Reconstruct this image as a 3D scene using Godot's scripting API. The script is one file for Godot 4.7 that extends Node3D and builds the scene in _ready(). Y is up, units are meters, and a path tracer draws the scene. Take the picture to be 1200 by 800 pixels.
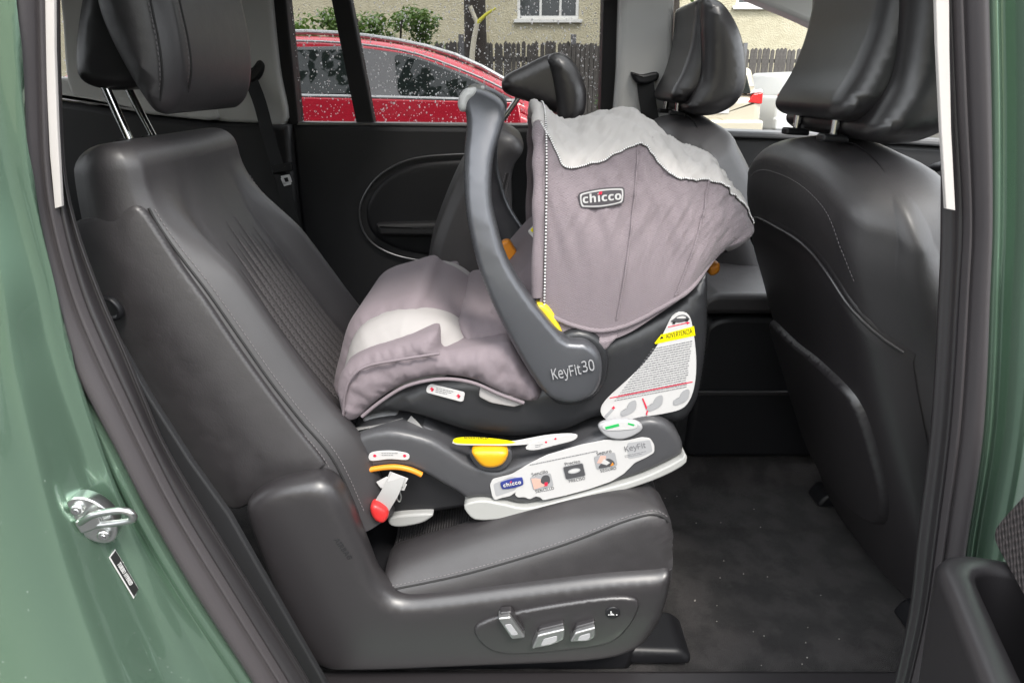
extends Node3D
# A family car seen through its open rear door: second-row seat with an infant carrier on its base.
# Units are metres; the car points along +x, the open door is on the +z side, the ground is y = 0.

var M := {}
var rng := RandomNumberGenerator.new()
var noise := FastNoiseLite.new()
var taken := {}

# ------------------------------------------------------------------ mesh building
class MB:
	var v := PackedVector3Array()
	var uv := PackedVector2Array()
	var ix := PackedInt32Array()
	func vert(p: Vector3, t := Vector2.ZERO) -> int:
		v.append(p); uv.append(t)
		return v.size() - 1
	func tri(a: int, b: int, c: int) -> void:
		ix.append(a); ix.append(b); ix.append(c)
	func quad(a: int, b: int, c: int, d: int) -> void:
		tri(a, b, c); tri(a, c, d)
	func grid(rows: Array, around := false, loop := false) -> int:
		var base := v.size()
		var nr := rows.size()
		var nc: int = rows[0].size()
		for i in nr:
			for j in nc:
				vert(rows[i][j], Vector2(float(j) / maxi(nc - 1, 1), float(i) / maxi(nr - 1, 1)))
		for i in (nr if loop else nr - 1):
			for j in (nc if around else nc - 1):
				var a := base + i * nc + j
				var b := base + i * nc + (j + 1) % nc
				var c := base + ((i + 1) % nr) * nc + (j + 1) % nc
				var d := base + ((i + 1) % nr) * nc + j
				quad(a, b, c, d)
		return base
	func fan(ring: Array, flip := false) -> void:
		var c := Vector3.ZERO
		for p in ring: c += p
		var k := vert(c / ring.size())
		var b := v.size()
		for p in ring: vert(p)
		for j in ring.size():
			if flip: tri(k, b + (j + 1) % ring.size(), b + j)
			else: tri(k, b + j, b + (j + 1) % ring.size())
	func move(t: Transform3D) -> MB:
		for i in v.size(): v[i] = t * v[i]
		return self
	func join(o: MB) -> void:
		var b := v.size()
		v.append_array(o.v); uv.append_array(o.uv)
		for i in o.ix: ix.append(b + i)
	func mesh() -> ArrayMesh:
		var n := PackedVector3Array()
		n.resize(v.size())
		for i in range(0, ix.size(), 3):
			var a := ix[i]; var b := ix[i + 1]; var c := ix[i + 2]
			var f := (v[c] - v[a]).cross(v[b] - v[a])
			n[a] += f; n[b] += f; n[c] += f
		for i in n.size():
			n[i] = n[i].normalized() if n[i].length_squared() > 1e-20 else Vector3.UP
		var ar := []
		ar.resize(Mesh.ARRAY_MAX)
		ar[Mesh.ARRAY_VERTEX] = v; ar[Mesh.ARRAY_NORMAL] = n; ar[Mesh.ARRAY_TEX_UV] = uv; ar[Mesh.ARRAY_INDEX] = ix
		var m := ArrayMesh.new()
		m.add_surface_from_arrays(Mesh.PRIMITIVE_TRIANGLES, ar)
		return m

# evenly spaced points along a smooth curve through pts (Vector2 or Vector3)
func cr(pts: Array, n: int, closed := false) -> Array:
	var dense := []
	var m := pts.size()
	for i in (m if closed else m - 1):
		var p0 = pts[(i - 1 + m) % m] if closed else pts[maxi(i - 1, 0)]
		var p1 = pts[i]
		var p2 = pts[(i + 1) % m]
		var p3 = pts[(i + 2) % m] if closed else pts[mini(i + 2, m - 1)]
		for k in 10: dense.append(p1.cubic_interpolate(p2, p0, p3, k / 10.0))
	dense.append(pts[0] if closed else pts[m - 1])
	return spread(dense, n, closed)

func spread(dense: Array, n: int, closed := false) -> Array:
	var acc := [0.0]
	for i in range(1, dense.size()): acc.append(acc[i - 1] + dense[i].distance_to(dense[i - 1]))
	var total: float = acc[acc.size() - 1]
	var out := []
	var k := 0
	for i in n:
		var want: float = total * i / (n if closed else n - 1)
		while k < dense.size() - 2 and acc[k + 1] < want: k += 1
		var d: float = acc[k + 1] - acc[k]
		out.append(dense[k].lerp(dense[k + 1], clampf((want - acc[k]) / maxf(d, 1e-9), 0, 1)))
	return out

# polygon with rounded corners
func rounded(pts: Array, r: float, seg := 4) -> Array:
	var out := []
	var m := pts.size()
	for i in m:
		var a: Vector2 = pts[(i - 1 + m) % m]; var b: Vector2 = pts[i]; var c: Vector2 = pts[(i + 1) % m]
		var q: float = minf(r, minf(a.distance_to(b), b.distance_to(c)) * 0.48)
		var s := b + (a - b).normalized() * q
		var e := b + (c - b).normalized() * q
		for k in seg + 1:
			var t := float(k) / seg
			out.append(s.lerp(b, t).lerp(b.lerp(e, t), t))
	return out

func rect(x0: float, y0: float, x1: float, y1: float, r := 0.0) -> Array:
	var p := [Vector2(x0, y0), Vector2(x1, y0), Vector2(x1, y1), Vector2(x0, y1)]
	return rounded(p, r) if r > 0 else p

func ccw(o: Array) -> Array:
	var a := 0.0
	for i in o.size():
		var p: Vector2 = o[i]; var q: Vector2 = o[(i + 1) % o.size()]
		a += p.cross(q)
	if a < 0:
		o = o.duplicate(); o.reverse()
	return o

func to3(o: Array, z: float) -> Array:
	var out := []
	for p in o: out.append(Vector3(p.x, p.y, z))
	return out

# outline in x and y, from z = zn (near) to zf (far), with rounded edges
func slab(o: Array, zn: float, zf: float, r: float, seg := 3) -> MB:
	o = ccw(o)
	var m := o.size()
	var nrm := []
	for i in m:
		var e1: Vector2 = (o[i] - o[(i - 1 + m) % m]).normalized()
		var e2: Vector2 = (o[(i + 1) % m] - o[i]).normalized()
		var t := (e1 + e2).normalized()
		nrm.append(Vector2(t.y, -t.x))
	var rows := []
	for k in seg + 1:
		var a := k * PI / 2 / seg
		var row := []
		for i in m:
			var q: Vector2 = o[i] - nrm[i] * r * (1 - sin(a))
			row.append(Vector3(q.x, q.y, zn - r * (1 - cos(a))))
		rows.append(row)
	for k in seg + 1:
		var a := PI / 2 - k * PI / 2 / seg
		var row := []
		for i in m:
			var q: Vector2 = o[i] - nrm[i] * r * (1 - sin(a))
			row.append(Vector3(q.x, q.y, zf + r * (1 - cos(a))))
		rows.append(row)
	var mb := MB.new()
	mb.grid(rows, true)
	for e in [0, rows.size() - 1]:
		var flat := PackedVector2Array()
		for p in rows[e]: flat.append(Vector2(p.x, p.y))
		var t := Geometry2D.triangulate_polygon(flat)
		if t.is_empty():
			mb.fan(rows[e], e != 0)
			continue
		var b := mb.v.size()
		for p in rows[e]: mb.vert(p, Vector2(p.x, p.y))
		for i in range(0, t.size(), 3):
			var s := (flat[t[i + 1]] - flat[t[i]]).cross(flat[t[i + 2]] - flat[t[i]])
			if (s > 0) == (e == 0): mb.tri(b + t[i], b + t[i + 2], b + t[i + 1])
			else: mb.tri(b + t[i], b + t[i + 1], b + t[i + 2])
	return mb

func edge_distance(p: Vector2, o: Array) -> float:
	var best := 1e9
	for i in o.size():
		best = minf(best, Geometry2D.get_closest_point_to_segment(p, o[i], o[(i + 1) % o.size()]).distance_squared_to(p))
	return sqrt(best)

# stuffed or domed body: fn(point, distance to the edge, side) gives z; side is +1 near, -1 far
func stuffed(o: Array, step: float, r: float, fn: Callable, warp = null) -> MB:
	o = ccw(o)
	var per := 0.0
	for i in o.size(): per += o[i].distance_to(o[(i + 1) % o.size()])
	var fine := step * 0.5
	var edge := spread(o + [o[0]], maxi(int(per / fine), 12), true)
	var poly := PackedVector2Array(edge)
	var pts := PackedVector2Array(edge)
	for d in [0.06, 0.22, 0.5, 0.85]:
		for ring in Geometry2D.offset_polygon(poly, -r * d):
			var rl := 0.0
			for i in ring.size(): rl += ring[i].distance_to(ring[(i + 1) % ring.size()])
			var rr := Array(ring)
			if rl > step * 4:
				for p in spread(rr + [rr[0]], int(rl / (fine if d < 0.6 else step * 0.75)), true):
					if edge_distance(p, edge) > r * d * 0.9: pts.append(p)
	var lo := pts[0]; var hi := pts[0]
	for p in pts:
		lo = lo.min(p); hi = hi.max(p)
	var yy := lo.y
	var odd := false
	while yy < hi.y:
		var xx := lo.x + (step * 0.5 if odd else 0.0)
		while xx < hi.x:
			var p := Vector2(xx, yy)
			if Geometry2D.is_point_in_polygon(p, poly) and edge_distance(p, edge) > r * 0.85 + step * 0.5: pts.append(p)
			xx += step
		yy += step * 0.87
		odd = not odd
	var tris := Geometry2D.triangulate_delaunay(pts)
	var mb := MB.new()
	var n := pts.size()
	for side in [1.0, -1.0]:
		for i in n:
			var d := 0.0 if i < edge.size() else edge_distance(pts[i], edge)
			var q := Vector3(pts[i].x, pts[i].y, fn.call(pts[i], d, side))
			if warp != null: q = warp.call(q)
			mb.vert(q, pts[i])
	for i in range(0, tris.size(), 3):
		var a := tris[i]; var b := tris[i + 1]; var c := tris[i + 2]
		if not Geometry2D.is_point_in_polygon((pts[a] + pts[b] + pts[c]) / 3.0, poly): continue
		if (pts[b] - pts[a]).cross(pts[c] - pts[a]) > 0:
			var t := b; b = c; c = t
		mb.tri(a, b, c)
		mb.tri(n + a, n + c, n + b)
	# wall between the two rims, or one shared rim where they meet
	var ne := edge.size()
	if mb.v[0].distance_to(mb.v[n]) > 1e-5:
		for i in ne: mb.quad(i, (i + 1) % ne, n + (i + 1) % ne, n + i)
	else:
		for i in mb.ix.size():
			if mb.ix[i] >= n and mb.ix[i] < n + ne: mb.ix[i] -= n
	return mb

# round edge of radius r plus a dome, with cloth folds
func pillow(o: Array, zn: float, zf: float, r: float, dome := 0.0, folds := 0.0, step := 0.012, freq := 30.0, warp = null) -> MB:
	var mid := (zn + zf) / 2
	var half := (zn - zf) / 2
	return stuffed(o, step, r, func(p: Vector2, d: float, side: float) -> float:
		var q := 1 - clampf(d / r, 0, 1)
		var rr := minf(r, half)
		var h := half - rr + rr * sqrt(maxf(0.0, 1 - q * q))
		h += dome * (1 - exp(-d * 25.0))
		if folds > 0.0: h += folds * minf(1.0, d / 0.01) * (noise.get_noise_2d(p.x * freq * 1.6, p.y * freq) + 0.9 * (0.3 - absf(noise.get_noise_2d(p.x * freq * 1.7 + p.y * freq * 1.3 + 50, p.y * freq * 0.9 - p.x * freq * 0.5))))
		return mid + side * h, warp)

func frame_at(path: Array, i: int) -> Vector3:
	return (path[mini(i + 1, path.size() - 1)] - path[maxi(i - 1, 0)]).normalized()

# round or flat tube along a path; rad may be a number or a function of 0..1
func tube(path: Array, rad, sides := 8, flat := 1.0, up := Vector3(0, 0, 1), caps := true) -> MB:
	var rows := []
	for i in path.size():
		var t := frame_at(path, i)
		var u := up - t * up.dot(t)
		if u.length() < 0.05: u = Vector3(0, 1, 0) - t * t.y
		u = u.normalized()
		var w := t.cross(u)
		var r: float = rad.call(float(i) / (path.size() - 1)) if rad is Callable else float(rad)
		var row := []
		for k in sides:
			var a := TAU * k / sides
			row.append(path[i] + u * cos(a) * r + w * sin(a) * r * flat)
		rows.append(row)
	var mb := MB.new()
	mb.grid(rows, true)
	if caps:
		mb.fan(rows[0]); mb.fan(rows[rows.size() - 1], true)
	return mb

# flat band (webbing) of a width and thickness along a path; side is the direction of its width
func band(path: Array, side: Vector3, width: float, thick := 0.0015) -> MB:
	var rows := []
	for i in path.size():
		var t := frame_at(path, i)
		var w := (side - t * side.dot(t)).normalized()
		var n := t.cross(w) * thick / 2
		w *= width / 2
		rows.append([path[i] - w + n, path[i] + w + n, path[i] + w - n, path[i] - w - n])
	var mb := MB.new()
	mb.grid(rows, true)
	mb.fan(rows[0]); mb.fan(rows[rows.size() - 1], true)
	return mb

# row of thread stitches along a path
func stitches(path: Array, length := 0.0045, gap := 0.002, r := 0.0006, lift := Vector3.ZERO) -> MB:
	var total := 0.0
	for i in range(1, path.size()): total += path[i].distance_to(path[i - 1])
	var n := int(total / (length + gap))
	var p := spread(path, n * 2 + 1)
	var mb := MB.new()
	for i in n:
		var a: Vector3 = p[i * 2]; var b: Vector3 = p[i * 2 + 1]
		var m: Vector3 = (a + b) / 2 + lift
		var e: Vector3 = (b - a).normalized() * length / 2
		var u := e.cross(Vector3(0.3, 0.2, 1)).normalized() * r
		var w := e.cross(u).normalized() * r
		mb.grid([[m - e, m - e, m - e, m - e], [m - e * 0.7 + u, m - e * 0.7 + w, m - e * 0.7 - u, m - e * 0.7 - w], [m + e * 0.7 + u, m + e * 0.7 + w, m + e * 0.7 - u, m + e * 0.7 - w], [m + e, m + e, m + e, m + e]], true)
	return mb

func ball(c: Vector3, rx: float, ry: float, rz: float, seg := 12) -> MB:
	var rows := []
	for i in seg + 1:
		var a := PI * i / seg
		var row := []
		for k in seg * 2:
			var b := TAU * k / (seg * 2)
			row.append(c + Vector3(rx * sin(a) * cos(b), ry * cos(a), rz * sin(a) * sin(b)))
		rows.append(row)
	var mb := MB.new()
	mb.grid(rows, true)
	return mb

func box(lo: Vector3, hi: Vector3, r := 0.004) -> MB:
	return slab(rect(lo.x, lo.y, hi.x, hi.y), hi.z, lo.z, r, 2)

func disc(c: Vector2, r: float, n := 24, ry := -1.0) -> Array:
	var o := []
	for k in n: o.append(c + Vector2(cos(TAU * k / n) * r, sin(TAU * k / n) * (ry if ry > 0 else r)))
	return o

# ------------------------------------------------------------------ things, parts, metas
func numbered(called: String) -> String:
	if not taken.has(called):
		taken[called] = 0
		return called
	taken[called] += 1
	return "%s_%03d" % [called, taken[called]]

func meta(o: Node3D, label: String, category: String, group := "", kind := "") -> void:
	if label: o.set_meta("label", label)
	if category: o.set_meta("category", category)
	if group: o.set_meta("group", group)
	if kind: o.set_meta("kind", kind)

func thing(called: String, label: String, category: String, at := Vector3.ZERO, group := "") -> Node3D:
	var o := Node3D.new()
	o.name = numbered(called)
	add_child(o)
	o.position = at
	meta(o, label, category, group)
	return o

# a part: its mesh is made in scene coordinates and hung from its thing's base
func part(mb, called: String, mat: Material, parent: Node3D, label := "") -> MeshInstance3D:
	var o := MeshInstance3D.new()
	o.mesh = mb.mesh() if mb is MB else mb
	o.material_override = mat
	o.name = called
	parent.add_child(o, true)
	if parent.get_parent() == self and not parent is MeshInstance3D: o.position = -parent.position
	if label: o.set_meta("label", label)
	return o

func structure(mb, called: String, mat: Material) -> MeshInstance3D:
	var o := part(mb, numbered(called), mat, self)
	o.set_meta("kind", "structure")
	return o

func words(text: String, height: float, mat: Material, parent: Node3D, called: String, where: Transform3D, bold := true, depth := 0.0008, squeeze := 1.0) -> MeshInstance3D:
	var f := SystemFont.new()
	f.font_names = PackedStringArray(["Droid Sans"])
	f.font_weight = 700 if bold else 400
	var t := TextMesh.new()
	t.font = f
	t.text = text
	t.font_size = 32
	t.pixel_size = height / 24.0
	t.depth = depth
	t.curve_step = 3.0
	var o := MeshInstance3D.new()
	o.mesh = t
	o.material_override = mat
	o.name = called
	parent.add_child(o, true)
	var w := where * Transform3D(Basis().scaled(Vector3(squeeze, 1, 1)), Vector3.ZERO)
	if parent.get_parent() == self and not parent is MeshInstance3D: w.origin -= parent.position
	o.transform = w
	return o

# ------------------------------------------------------------------ materials
func lin(r: float, g: float, b: float) -> Color:
	return Color(r, g, b).linear_to_srgb()

func noise_image(size: int, freq: float, kind: int, octaves := 3, sd := 1) -> Image:
	var f := FastNoiseLite.new()
	f.seed = sd
	f.noise_type = kind
	f.frequency = freq
	f.fractal_octaves = octaves
	return f.get_seamless_image(size, size)

func bumps(img: Image, strength: float) -> ImageTexture:
	var c := img.duplicate() as Image
	c.convert(Image.FORMAT_RGBA8)
	c.bump_map_to_normal_map(strength)
	return ImageTexture.create_from_image(c)

# colour image between two linear colours, driven by a grey image
func tones(img: Image, a: Color, b: Color, gamma := 1.0) -> ImageTexture:
	var out := Image.create(img.get_width(), img.get_height(), false, Image.FORMAT_RGB8)
	for y in img.get_height():
		for x in img.get_width():
			out.set_pixel(x, y, a.lerp(b, pow(img.get_pixel(x, y).r, gamma)).linear_to_srgb())
	out.generate_mipmaps()
	return ImageTexture.create_from_image(out)

func mat(called: String, c: Color, rough: float, metal := 0.0, extra := {}) -> StandardMaterial3D:
	var m := StandardMaterial3D.new()
	m.albedo_color = c
	m.roughness = rough
	m.metallic = metal
	m.resource_name = called
	for k in extra: m.set(k, extra[k])
	M[called] = m
	return m

func skin(m: StandardMaterial3D, scale: float, normal: Texture2D, depth := 1.0, color: Texture2D = null, rough: Texture2D = null) -> void:
	m.uv1_triplanar = true
	m.uv1_scale = Vector3.ONE * scale
	if normal:
		m.normal_enabled = true
		m.normal_texture = normal
		m.normal_scale = depth
	if color:
		m.albedo_texture = color
		m.albedo_color = Color.WHITE
	if rough: m.roughness_texture = rough


func _ready() -> void:
	rng.seed = 11
	noise.seed = 4
	noise.frequency = 1.0
	# camera: at the open rear door, looking a little down
	var cam := Camera3D.new()
	cam.position = Vector3(0, 1.38, 0)
	cam.rotation.x = -atan(306.0 / 800.0)
	cam.fov = rad_to_deg(2 * atan(0.5))
	cam.near = 0.02
	cam.far = 400.0
	add_child(cam)
	cam.current = true
	# overcast daylight
	var env := Environment.new()
	env.background_mode = Environment.BG_SKY
	var sky := Sky.new()
	var sm := ProceduralSkyMaterial.new()
	sm.sky_top_color = Color(0.97, 0.985, 1.0)
	sm.sky_horizon_color = Color(0.72, 0.735, 0.75)
	sm.ground_horizon_color = Color(0.5, 0.5, 0.5)
	sm.ground_bottom_color = Color(0.3, 0.3, 0.3)
	sm.sky_curve = 0.22
	sm.sky_energy_multiplier = 1.25
	sky.sky_material = sm
	env.sky = sky
	env.tonemap_mode = Environment.TONE_MAPPER_LINEAR
	env.tonemap_exposure = 2.6
	env.sdfgi_enabled = true
	env.ssao_enabled = true
	env.ssil_enabled = true
	var we := WorldEnvironment.new()
	we.environment = env
	add_child(we)
	var sun := DirectionalLight3D.new()
	sun.rotation_degrees = Vector3(-55, 25, 0)
	sun.light_energy = 0.5
	sun.light_angular_distance = 15.0
	sun.light_color = Color(1, 0.98, 0.95)
	sun.shadow_enabled = true
	add_child(sun)

	materials()
	street()
	car_shell()
	far_side()
	near_jambs()
	open_door()
	front_seats()
	console_and_dash()
	rear_seats()
	seat_belts()
	carrier_base()
	carrier()

func materials() -> void:
	var cell := noise_image(256, 0.07, FastNoiseLite.TYPE_CELLULAR, 2, 3)
	var soft := noise_image(256, 0.02, FastNoiseLite.TYPE_SIMPLEX_SMOOTH, 4, 5)
	var fine := noise_image(256, 0.12, FastNoiseLite.TYPE_SIMPLEX_SMOOTH, 3, 7)
	var grain := bumps(cell, 2.0)
	var pebble := bumps(fine, 3.0)
	var wear := tones(soft, Color(0.28, 0.28, 0.28), Color(0.42, 0.42, 0.42))
	# hide: fine pebbling crossed by long soft creases
	var hide_fine := noise_image(512, 0.16, FastNoiseLite.TYPE_CELLULAR, 1, 13)
	var crease := FastNoiseLite.new()
	crease.seed = 17
	crease.fractal_type = FastNoiseLite.FRACTAL_RIDGED
	crease.frequency = 0.012
	crease.fractal_octaves = 3
	var hide_crease := crease.get_seamless_image(512, 512)
	var hide := Image.create(512, 512, false, Image.FORMAT_L8)
	for y in 512:
		for x in 512: hide.set_pixel(x, y, Color.WHITE * (0.45 * hide_fine.get_pixel(x, y).r + 0.55 * (1.0 - pow(hide_crease.get_pixel(x, y).r, 3.0))))
	grain = bumps(hide, 3.0)
	# leather, with a grain and slightly uneven gloss
	skin(mat("leather", lin(0.042, 0.039, 0.041), 1.0, 0.0, {"metallic_specular": 0.9, "clearcoat_enabled": true, "clearcoat": 0.5, "clearcoat_roughness": 0.34}), 5.0, grain, 0.24, tones(soft, Color(0.018, 0.0152, 0.0172), Color(0.0235, 0.0202, 0.0226)), wear)
	skin(mat("leather_rest", lin(0.02, 0.018, 0.0195), 0.36, 0.0, {"metallic_specular": 0.8}), 5.0, grain, 0.12)
	mat("thread", lin(0.20, 0.185, 0.19), 0.7)
	skin(mat("hard_plastic", lin(0.025, 0.0225, 0.0245), 0.4, 0.0, {"metallic_specular": 0.7}), 22.0, pebble, 0.16)
	skin(mat("black_trim", lin(0.022, 0.022, 0.024), 0.55), 22.0, pebble, 0.15)
	skin(mat("black_plastic", lin(0.012, 0.012, 0.014), 0.45), 22.0, pebble, 0.1)
	skin(mat("grey_trim", lin(0.68, 0.675, 0.655), 0.75), 30.0, pebble, 0.1)
	skin(mat("liner", lin(0.62, 0.61, 0.59), 0.9), 60.0, pebble, 0.3)
	skin(mat("pillar_strip", lin(0.52, 0.49, 0.47), 0.7), 40.0, pebble, 0.15)
	skin(mat("rubber", lin(0.055, 0.049, 0.052), 0.55), 18.0, pebble, 0.2)
	mat("dark_rubber", lin(0.02, 0.019, 0.02), 0.65)
	# green paint under clear lacquer
	mat("green_paint", lin(0.168, 0.268, 0.195), 0.27, 0.7, {"clearcoat_enabled": true, "clearcoat": 1.0, "clearcoat_roughness": 0.04})
	mat("chrome", lin(0.62, 0.62, 0.62), 0.12, 1.0)
	mat("zinc", lin(0.62, 0.63, 0.62), 0.28, 1.0)
	mat("satin_metal", lin(0.5, 0.5, 0.5), 0.32, 0.9)
	mat("trim_line", lin(0.25, 0.25, 0.26), 0.3, 0.8)
	# carpet
	var tuft := noise_image(1024, 0.28, FastNoiseLite.TYPE_SIMPLEX_SMOOTH, 2, 21)
	var stain := noise_image(1024, 0.006, FastNoiseLite.TYPE_SIMPLEX_SMOOTH, 5, 9)
	var carpet_img := Image.create(1024, 1024, false, Image.FORMAT_RGB8)
	for y in 1024:
		for x in 1024:
			var t := tuft.get_pixel(x, y).r
			var s := stain.get_pixel(x, y).r
			var v := lerpf(0.013, 0.030, t) * lerpf(0.5, 1.35, smoothstep(0.25, 0.75, s))
			carpet_img.set_pixel(x, y, Color(v * 1.18, v * 1.02, v * 1.02).linear_to_srgb())
	skin(mat("carpet", Color.WHITE, 1.0, 0.0, {"rim_enabled": true, "rim": 0.3}), 1.9, bumps(tuft, 5.0), 0.8, ImageTexture.create_from_image(carpet_img))
	mat("crumb", lin(0.5, 0.47, 0.42), 0.9)
	# carrier plastics and cloth
	skin(mat("shell_plastic", lin(0.024, 0.0245, 0.027), 0.36), 30.0, pebble, 0.12)
	skin(mat("handle_plastic", lin(0.11, 0.113, 0.124), 0.34, 0.5), 34.0, pebble, 0.06)
	mat("grip_rubber", lin(0.55, 0.55, 0.54), 0.6)
	skin(mat("base_plastic", lin(0.066, 0.066, 0.071), 0.36), 34.0, pebble, 0.10)
	mat("rim_plastic", lin(0.40, 0.40, 0.385), 0.45)
	mat("foot_plastic", lin(0.34, 0.34, 0.33), 0.5)
	mat("yellow_plastic", lin(0.75, 0.55, 0.03), 0.35)
	mat("amber_plastic", lin(0.75, 0.36, 0.01), 0.35)
	mat("orange_plastic", lin(0.80, 0.28, 0.02), 0.4)
	mat("red_plastic", lin(0.62, 0.03, 0.03), 0.35)
	var weave := Image.create(128, 128, false, Image.FORMAT_L8)
	for y in 128:
		for x in 128:
			var a := sin(x * TAU / 8.0) * sin((y + (4 if int(x / 8.0) % 2 else 0)) * TAU / 8.0)
			weave.set_pixel(x, y, Color.WHITE * (0.5 + 0.5 * a))
	var knit := bumps(weave, 2.5)
	skin(mat("mauve_cloth", lin(0.23, 0.185, 0.21), 0.85, 0.0, {"rim_enabled": true, "rim": 0.35, "rim_tint": 0.6, "backlight_enabled": true, "backlight": Color(0.12, 0.1, 0.11)}), 20.0, knit, 0.8, tones(weave, Color(0.165, 0.136, 0.149), Color(0.268, 0.226, 0.244)))
	skin(mat("mauve_quilt", lin(0.205, 0.17, 0.187), 0.8, 0.0, {"rim_enabled": true, "rim": 0.35, "rim_tint": 0.6}), 26.0, knit, 0.25)
	skin(mat("pale_cloth", lin(0.56, 0.53, 0.51), 0.8, 0.0, {"rim_enabled": true, "rim": 0.3, "backlight_enabled": true, "backlight": Color(0.15, 0.14, 0.14)}), 26.0, pebble, 0.15)
	mat("pale_band", lin(0.37, 0.35, 0.345), 0.8)
	mat("bead_white", lin(0.8, 0.79, 0.78), 0.7)
	mat("bead_dark", lin(0.03, 0.027, 0.03), 0.8)
	mat("web_grey", lin(0.33, 0.325, 0.32), 0.75)
	skin(mat("web_black", lin(0.012, 0.012, 0.013), 0.7), 300.0, knit, 0.4)
	# print
	mat("paper", lin(0.56, 0.55, 0.545), 0.4)
	mat("paper_grey", lin(0.38, 0.38, 0.39), 0.4)
	mat("ink_yellow", lin(0.86, 0.74, 0.0), 0.4)
	mat("ink_red", lin(0.65, 0.02, 0.06), 0.45)
	mat("ink_green", lin(0.02, 0.42, 0.10), 0.45)
	mat("ink_blue", lin(0.03, 0.045, 0.22), 0.45)
	mat("ink_black", lin(0.015, 0.015, 0.015), 0.5)
	mat("ink_grey", lin(0.17, 0.17, 0.18), 0.5)
	mat("ink_mid", lin(0.07, 0.07, 0.075), 0.5)
	mat("ink_badge", lin(0.075, 0.068, 0.075), 0.6)
	mat("ink_pink", lin(0.72, 0.40, 0.33), 0.5)
	mat("silver_print", lin(0.34, 0.34, 0.35), 0.45)
	mat("icon_white", lin(0.75, 0.75, 0.75), 0.5)
	# glass
	mat("clear_glass", Color(lin(0.05, 0.06, 0.055), 0.05), 0.0, 0.0, {"metallic_specular": 0.3, "transparency": BaseMaterial3D.TRANSPARENCY_ALPHA})
	mat("tinted_glass", Color(lin(0.012, 0.014, 0.012), 0.36), 0.0, 0.0, {"metallic_specular": 0.3, "transparency": BaseMaterial3D.TRANSPARENCY_ALPHA})
	mat("sky_white_drop", Color(0.95, 0.97, 0.97, 0.42), 0.03, 0.0, {"transparency": BaseMaterial3D.TRANSPARENCY_ALPHA, "backlight_enabled": true, "backlight": Color(1, 1, 1)})  # white backlit colour stands in for bright sky refracted by the drops
	mat("bead_water", Color(0.9, 0.95, 0.92, 0.10), 0.02, 0.0, {"transparency": BaseMaterial3D.TRANSPARENCY_ALPHA})
	# perforated leather: rows of pin holes
	var pin := Image.create(64, 64, false, Image.FORMAT_L8)
	pin.fill(Color.WHITE)
	for cy in 4:
		for cx in 4:
			for dy in range(-4, 5):
				for dx in range(-4, 5):
					if dx * dx + dy * dy < 13:
						pin.set_pixel((cx * 16 + 8 + dx + (8 if cy % 2 else 0)) % 64, cy * 16 + 8 + dy, Color.BLACK)
	var pm := mat("perforated", lin(0.03, 0.03, 0.03), 0.5)
	pm.albedo_texture = tones(pin, Color(0.005, 0.005, 0.005), Color(0.062, 0.057, 0.059))
	pm.albedo_color = Color.WHITE
	pm.normal_enabled = true
	pm.normal_texture = bumps(pin, 4.0)
	pm.normal_scale = 0.7
	# cord cloth of the seat cushion's centre
	var cord := Image.create(32, 32, false, Image.FORMAT_L8)
	for y in 32:
		for x in 32: cord.set_pixel(x, y, Color.WHITE * (0.5 + 0.5 * cos(x * TAU / 16.0)))
	var cm := mat("ribbed", lin(0.036, 0.034, 0.036), 0.65)
	cm.normal_enabled = true
	cm.normal_texture = bumps(cord, 5.0)
	cm.normal_scale = 1.0
	cm.albedo_texture = tones(cord, Color(0.014, 0.013, 0.014), Color(0.046, 0.043, 0.045))
	cm.albedo_color = Color.WHITE
	# speaker mesh
	var dots := Image.create(64, 64, false, Image.FORMAT_L8)
	for y in 64:
		for x in 64: dots.set_pixel(x, y, Color.WHITE * (0.5 + 0.5 * sin(x * TAU / 16.0) * sin(y * TAU / 16.0)))
	skin(mat("speaker_mesh", Color.WHITE, 0.8), 24.0, bumps(dots, 6.0), 1.0, tones(dots, Color(0.012, 0.011, 0.011), Color(0.12, 0.10, 0.10)))
	# street
	skin(mat("asphalt", Color.WHITE, 0.5), 0.8, bumps(fine, 6.0), 0.6, tones(fine, Color(0.03, 0.03, 0.032), Color(0.065, 0.065, 0.066)))
	skin(mat("stucco", Color.WHITE, 0.9), 0.6, bumps(fine, 5.0), 0.5, tones(soft, Color(0.45, 0.41, 0.29), Color(0.53, 0.49, 0.36)))
	mat("window_frame", lin(0.7, 0.7, 0.68), 0.5)
	mat("house_pane", lin(0.03, 0.035, 0.035), 0.08, 0.0, {"metallic_specular": 0.8})
	skin(mat("bark", Color.WHITE, 0.9), 3.0, bumps(cell, 8.0), 1.0, tones(cell, Color(0.018, 0.014, 0.012), Color(0.05, 0.04, 0.034)))
	mat("pale_bark", lin(0.5, 0.47, 0.38), 0.8)
	mat("lichen", lin(0.55, 0.52, 0.05), 0.8)
	skin(mat("fence_wood", Color.WHITE, 0.85), 2.0, bumps(fine, 4.0), 0.6, tones(soft, Color(0.06, 0.055, 0.05), Color(0.11, 0.10, 0.093)))
	mat("leaf", lin(0.10, 0.16, 0.05), 0.6, 0.0, {"backlight_enabled": true, "backlight": Color(0.3, 0.4, 0.12)})
	mat("leaf_dark", lin(0.045, 0.085, 0.025), 0.6, 0.0, {"backlight_enabled": true, "backlight": Color(0.25, 0.3, 0.1)})
	mat("petal", lin(0.6, 0.03, 0.03), 0.6)
	mat("red_paint", lin(0.55, 0.012, 0.035), 0.3, 0.15, {"clearcoat_enabled": true, "clearcoat": 1.0, "clearcoat_roughness": 0.03})
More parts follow.
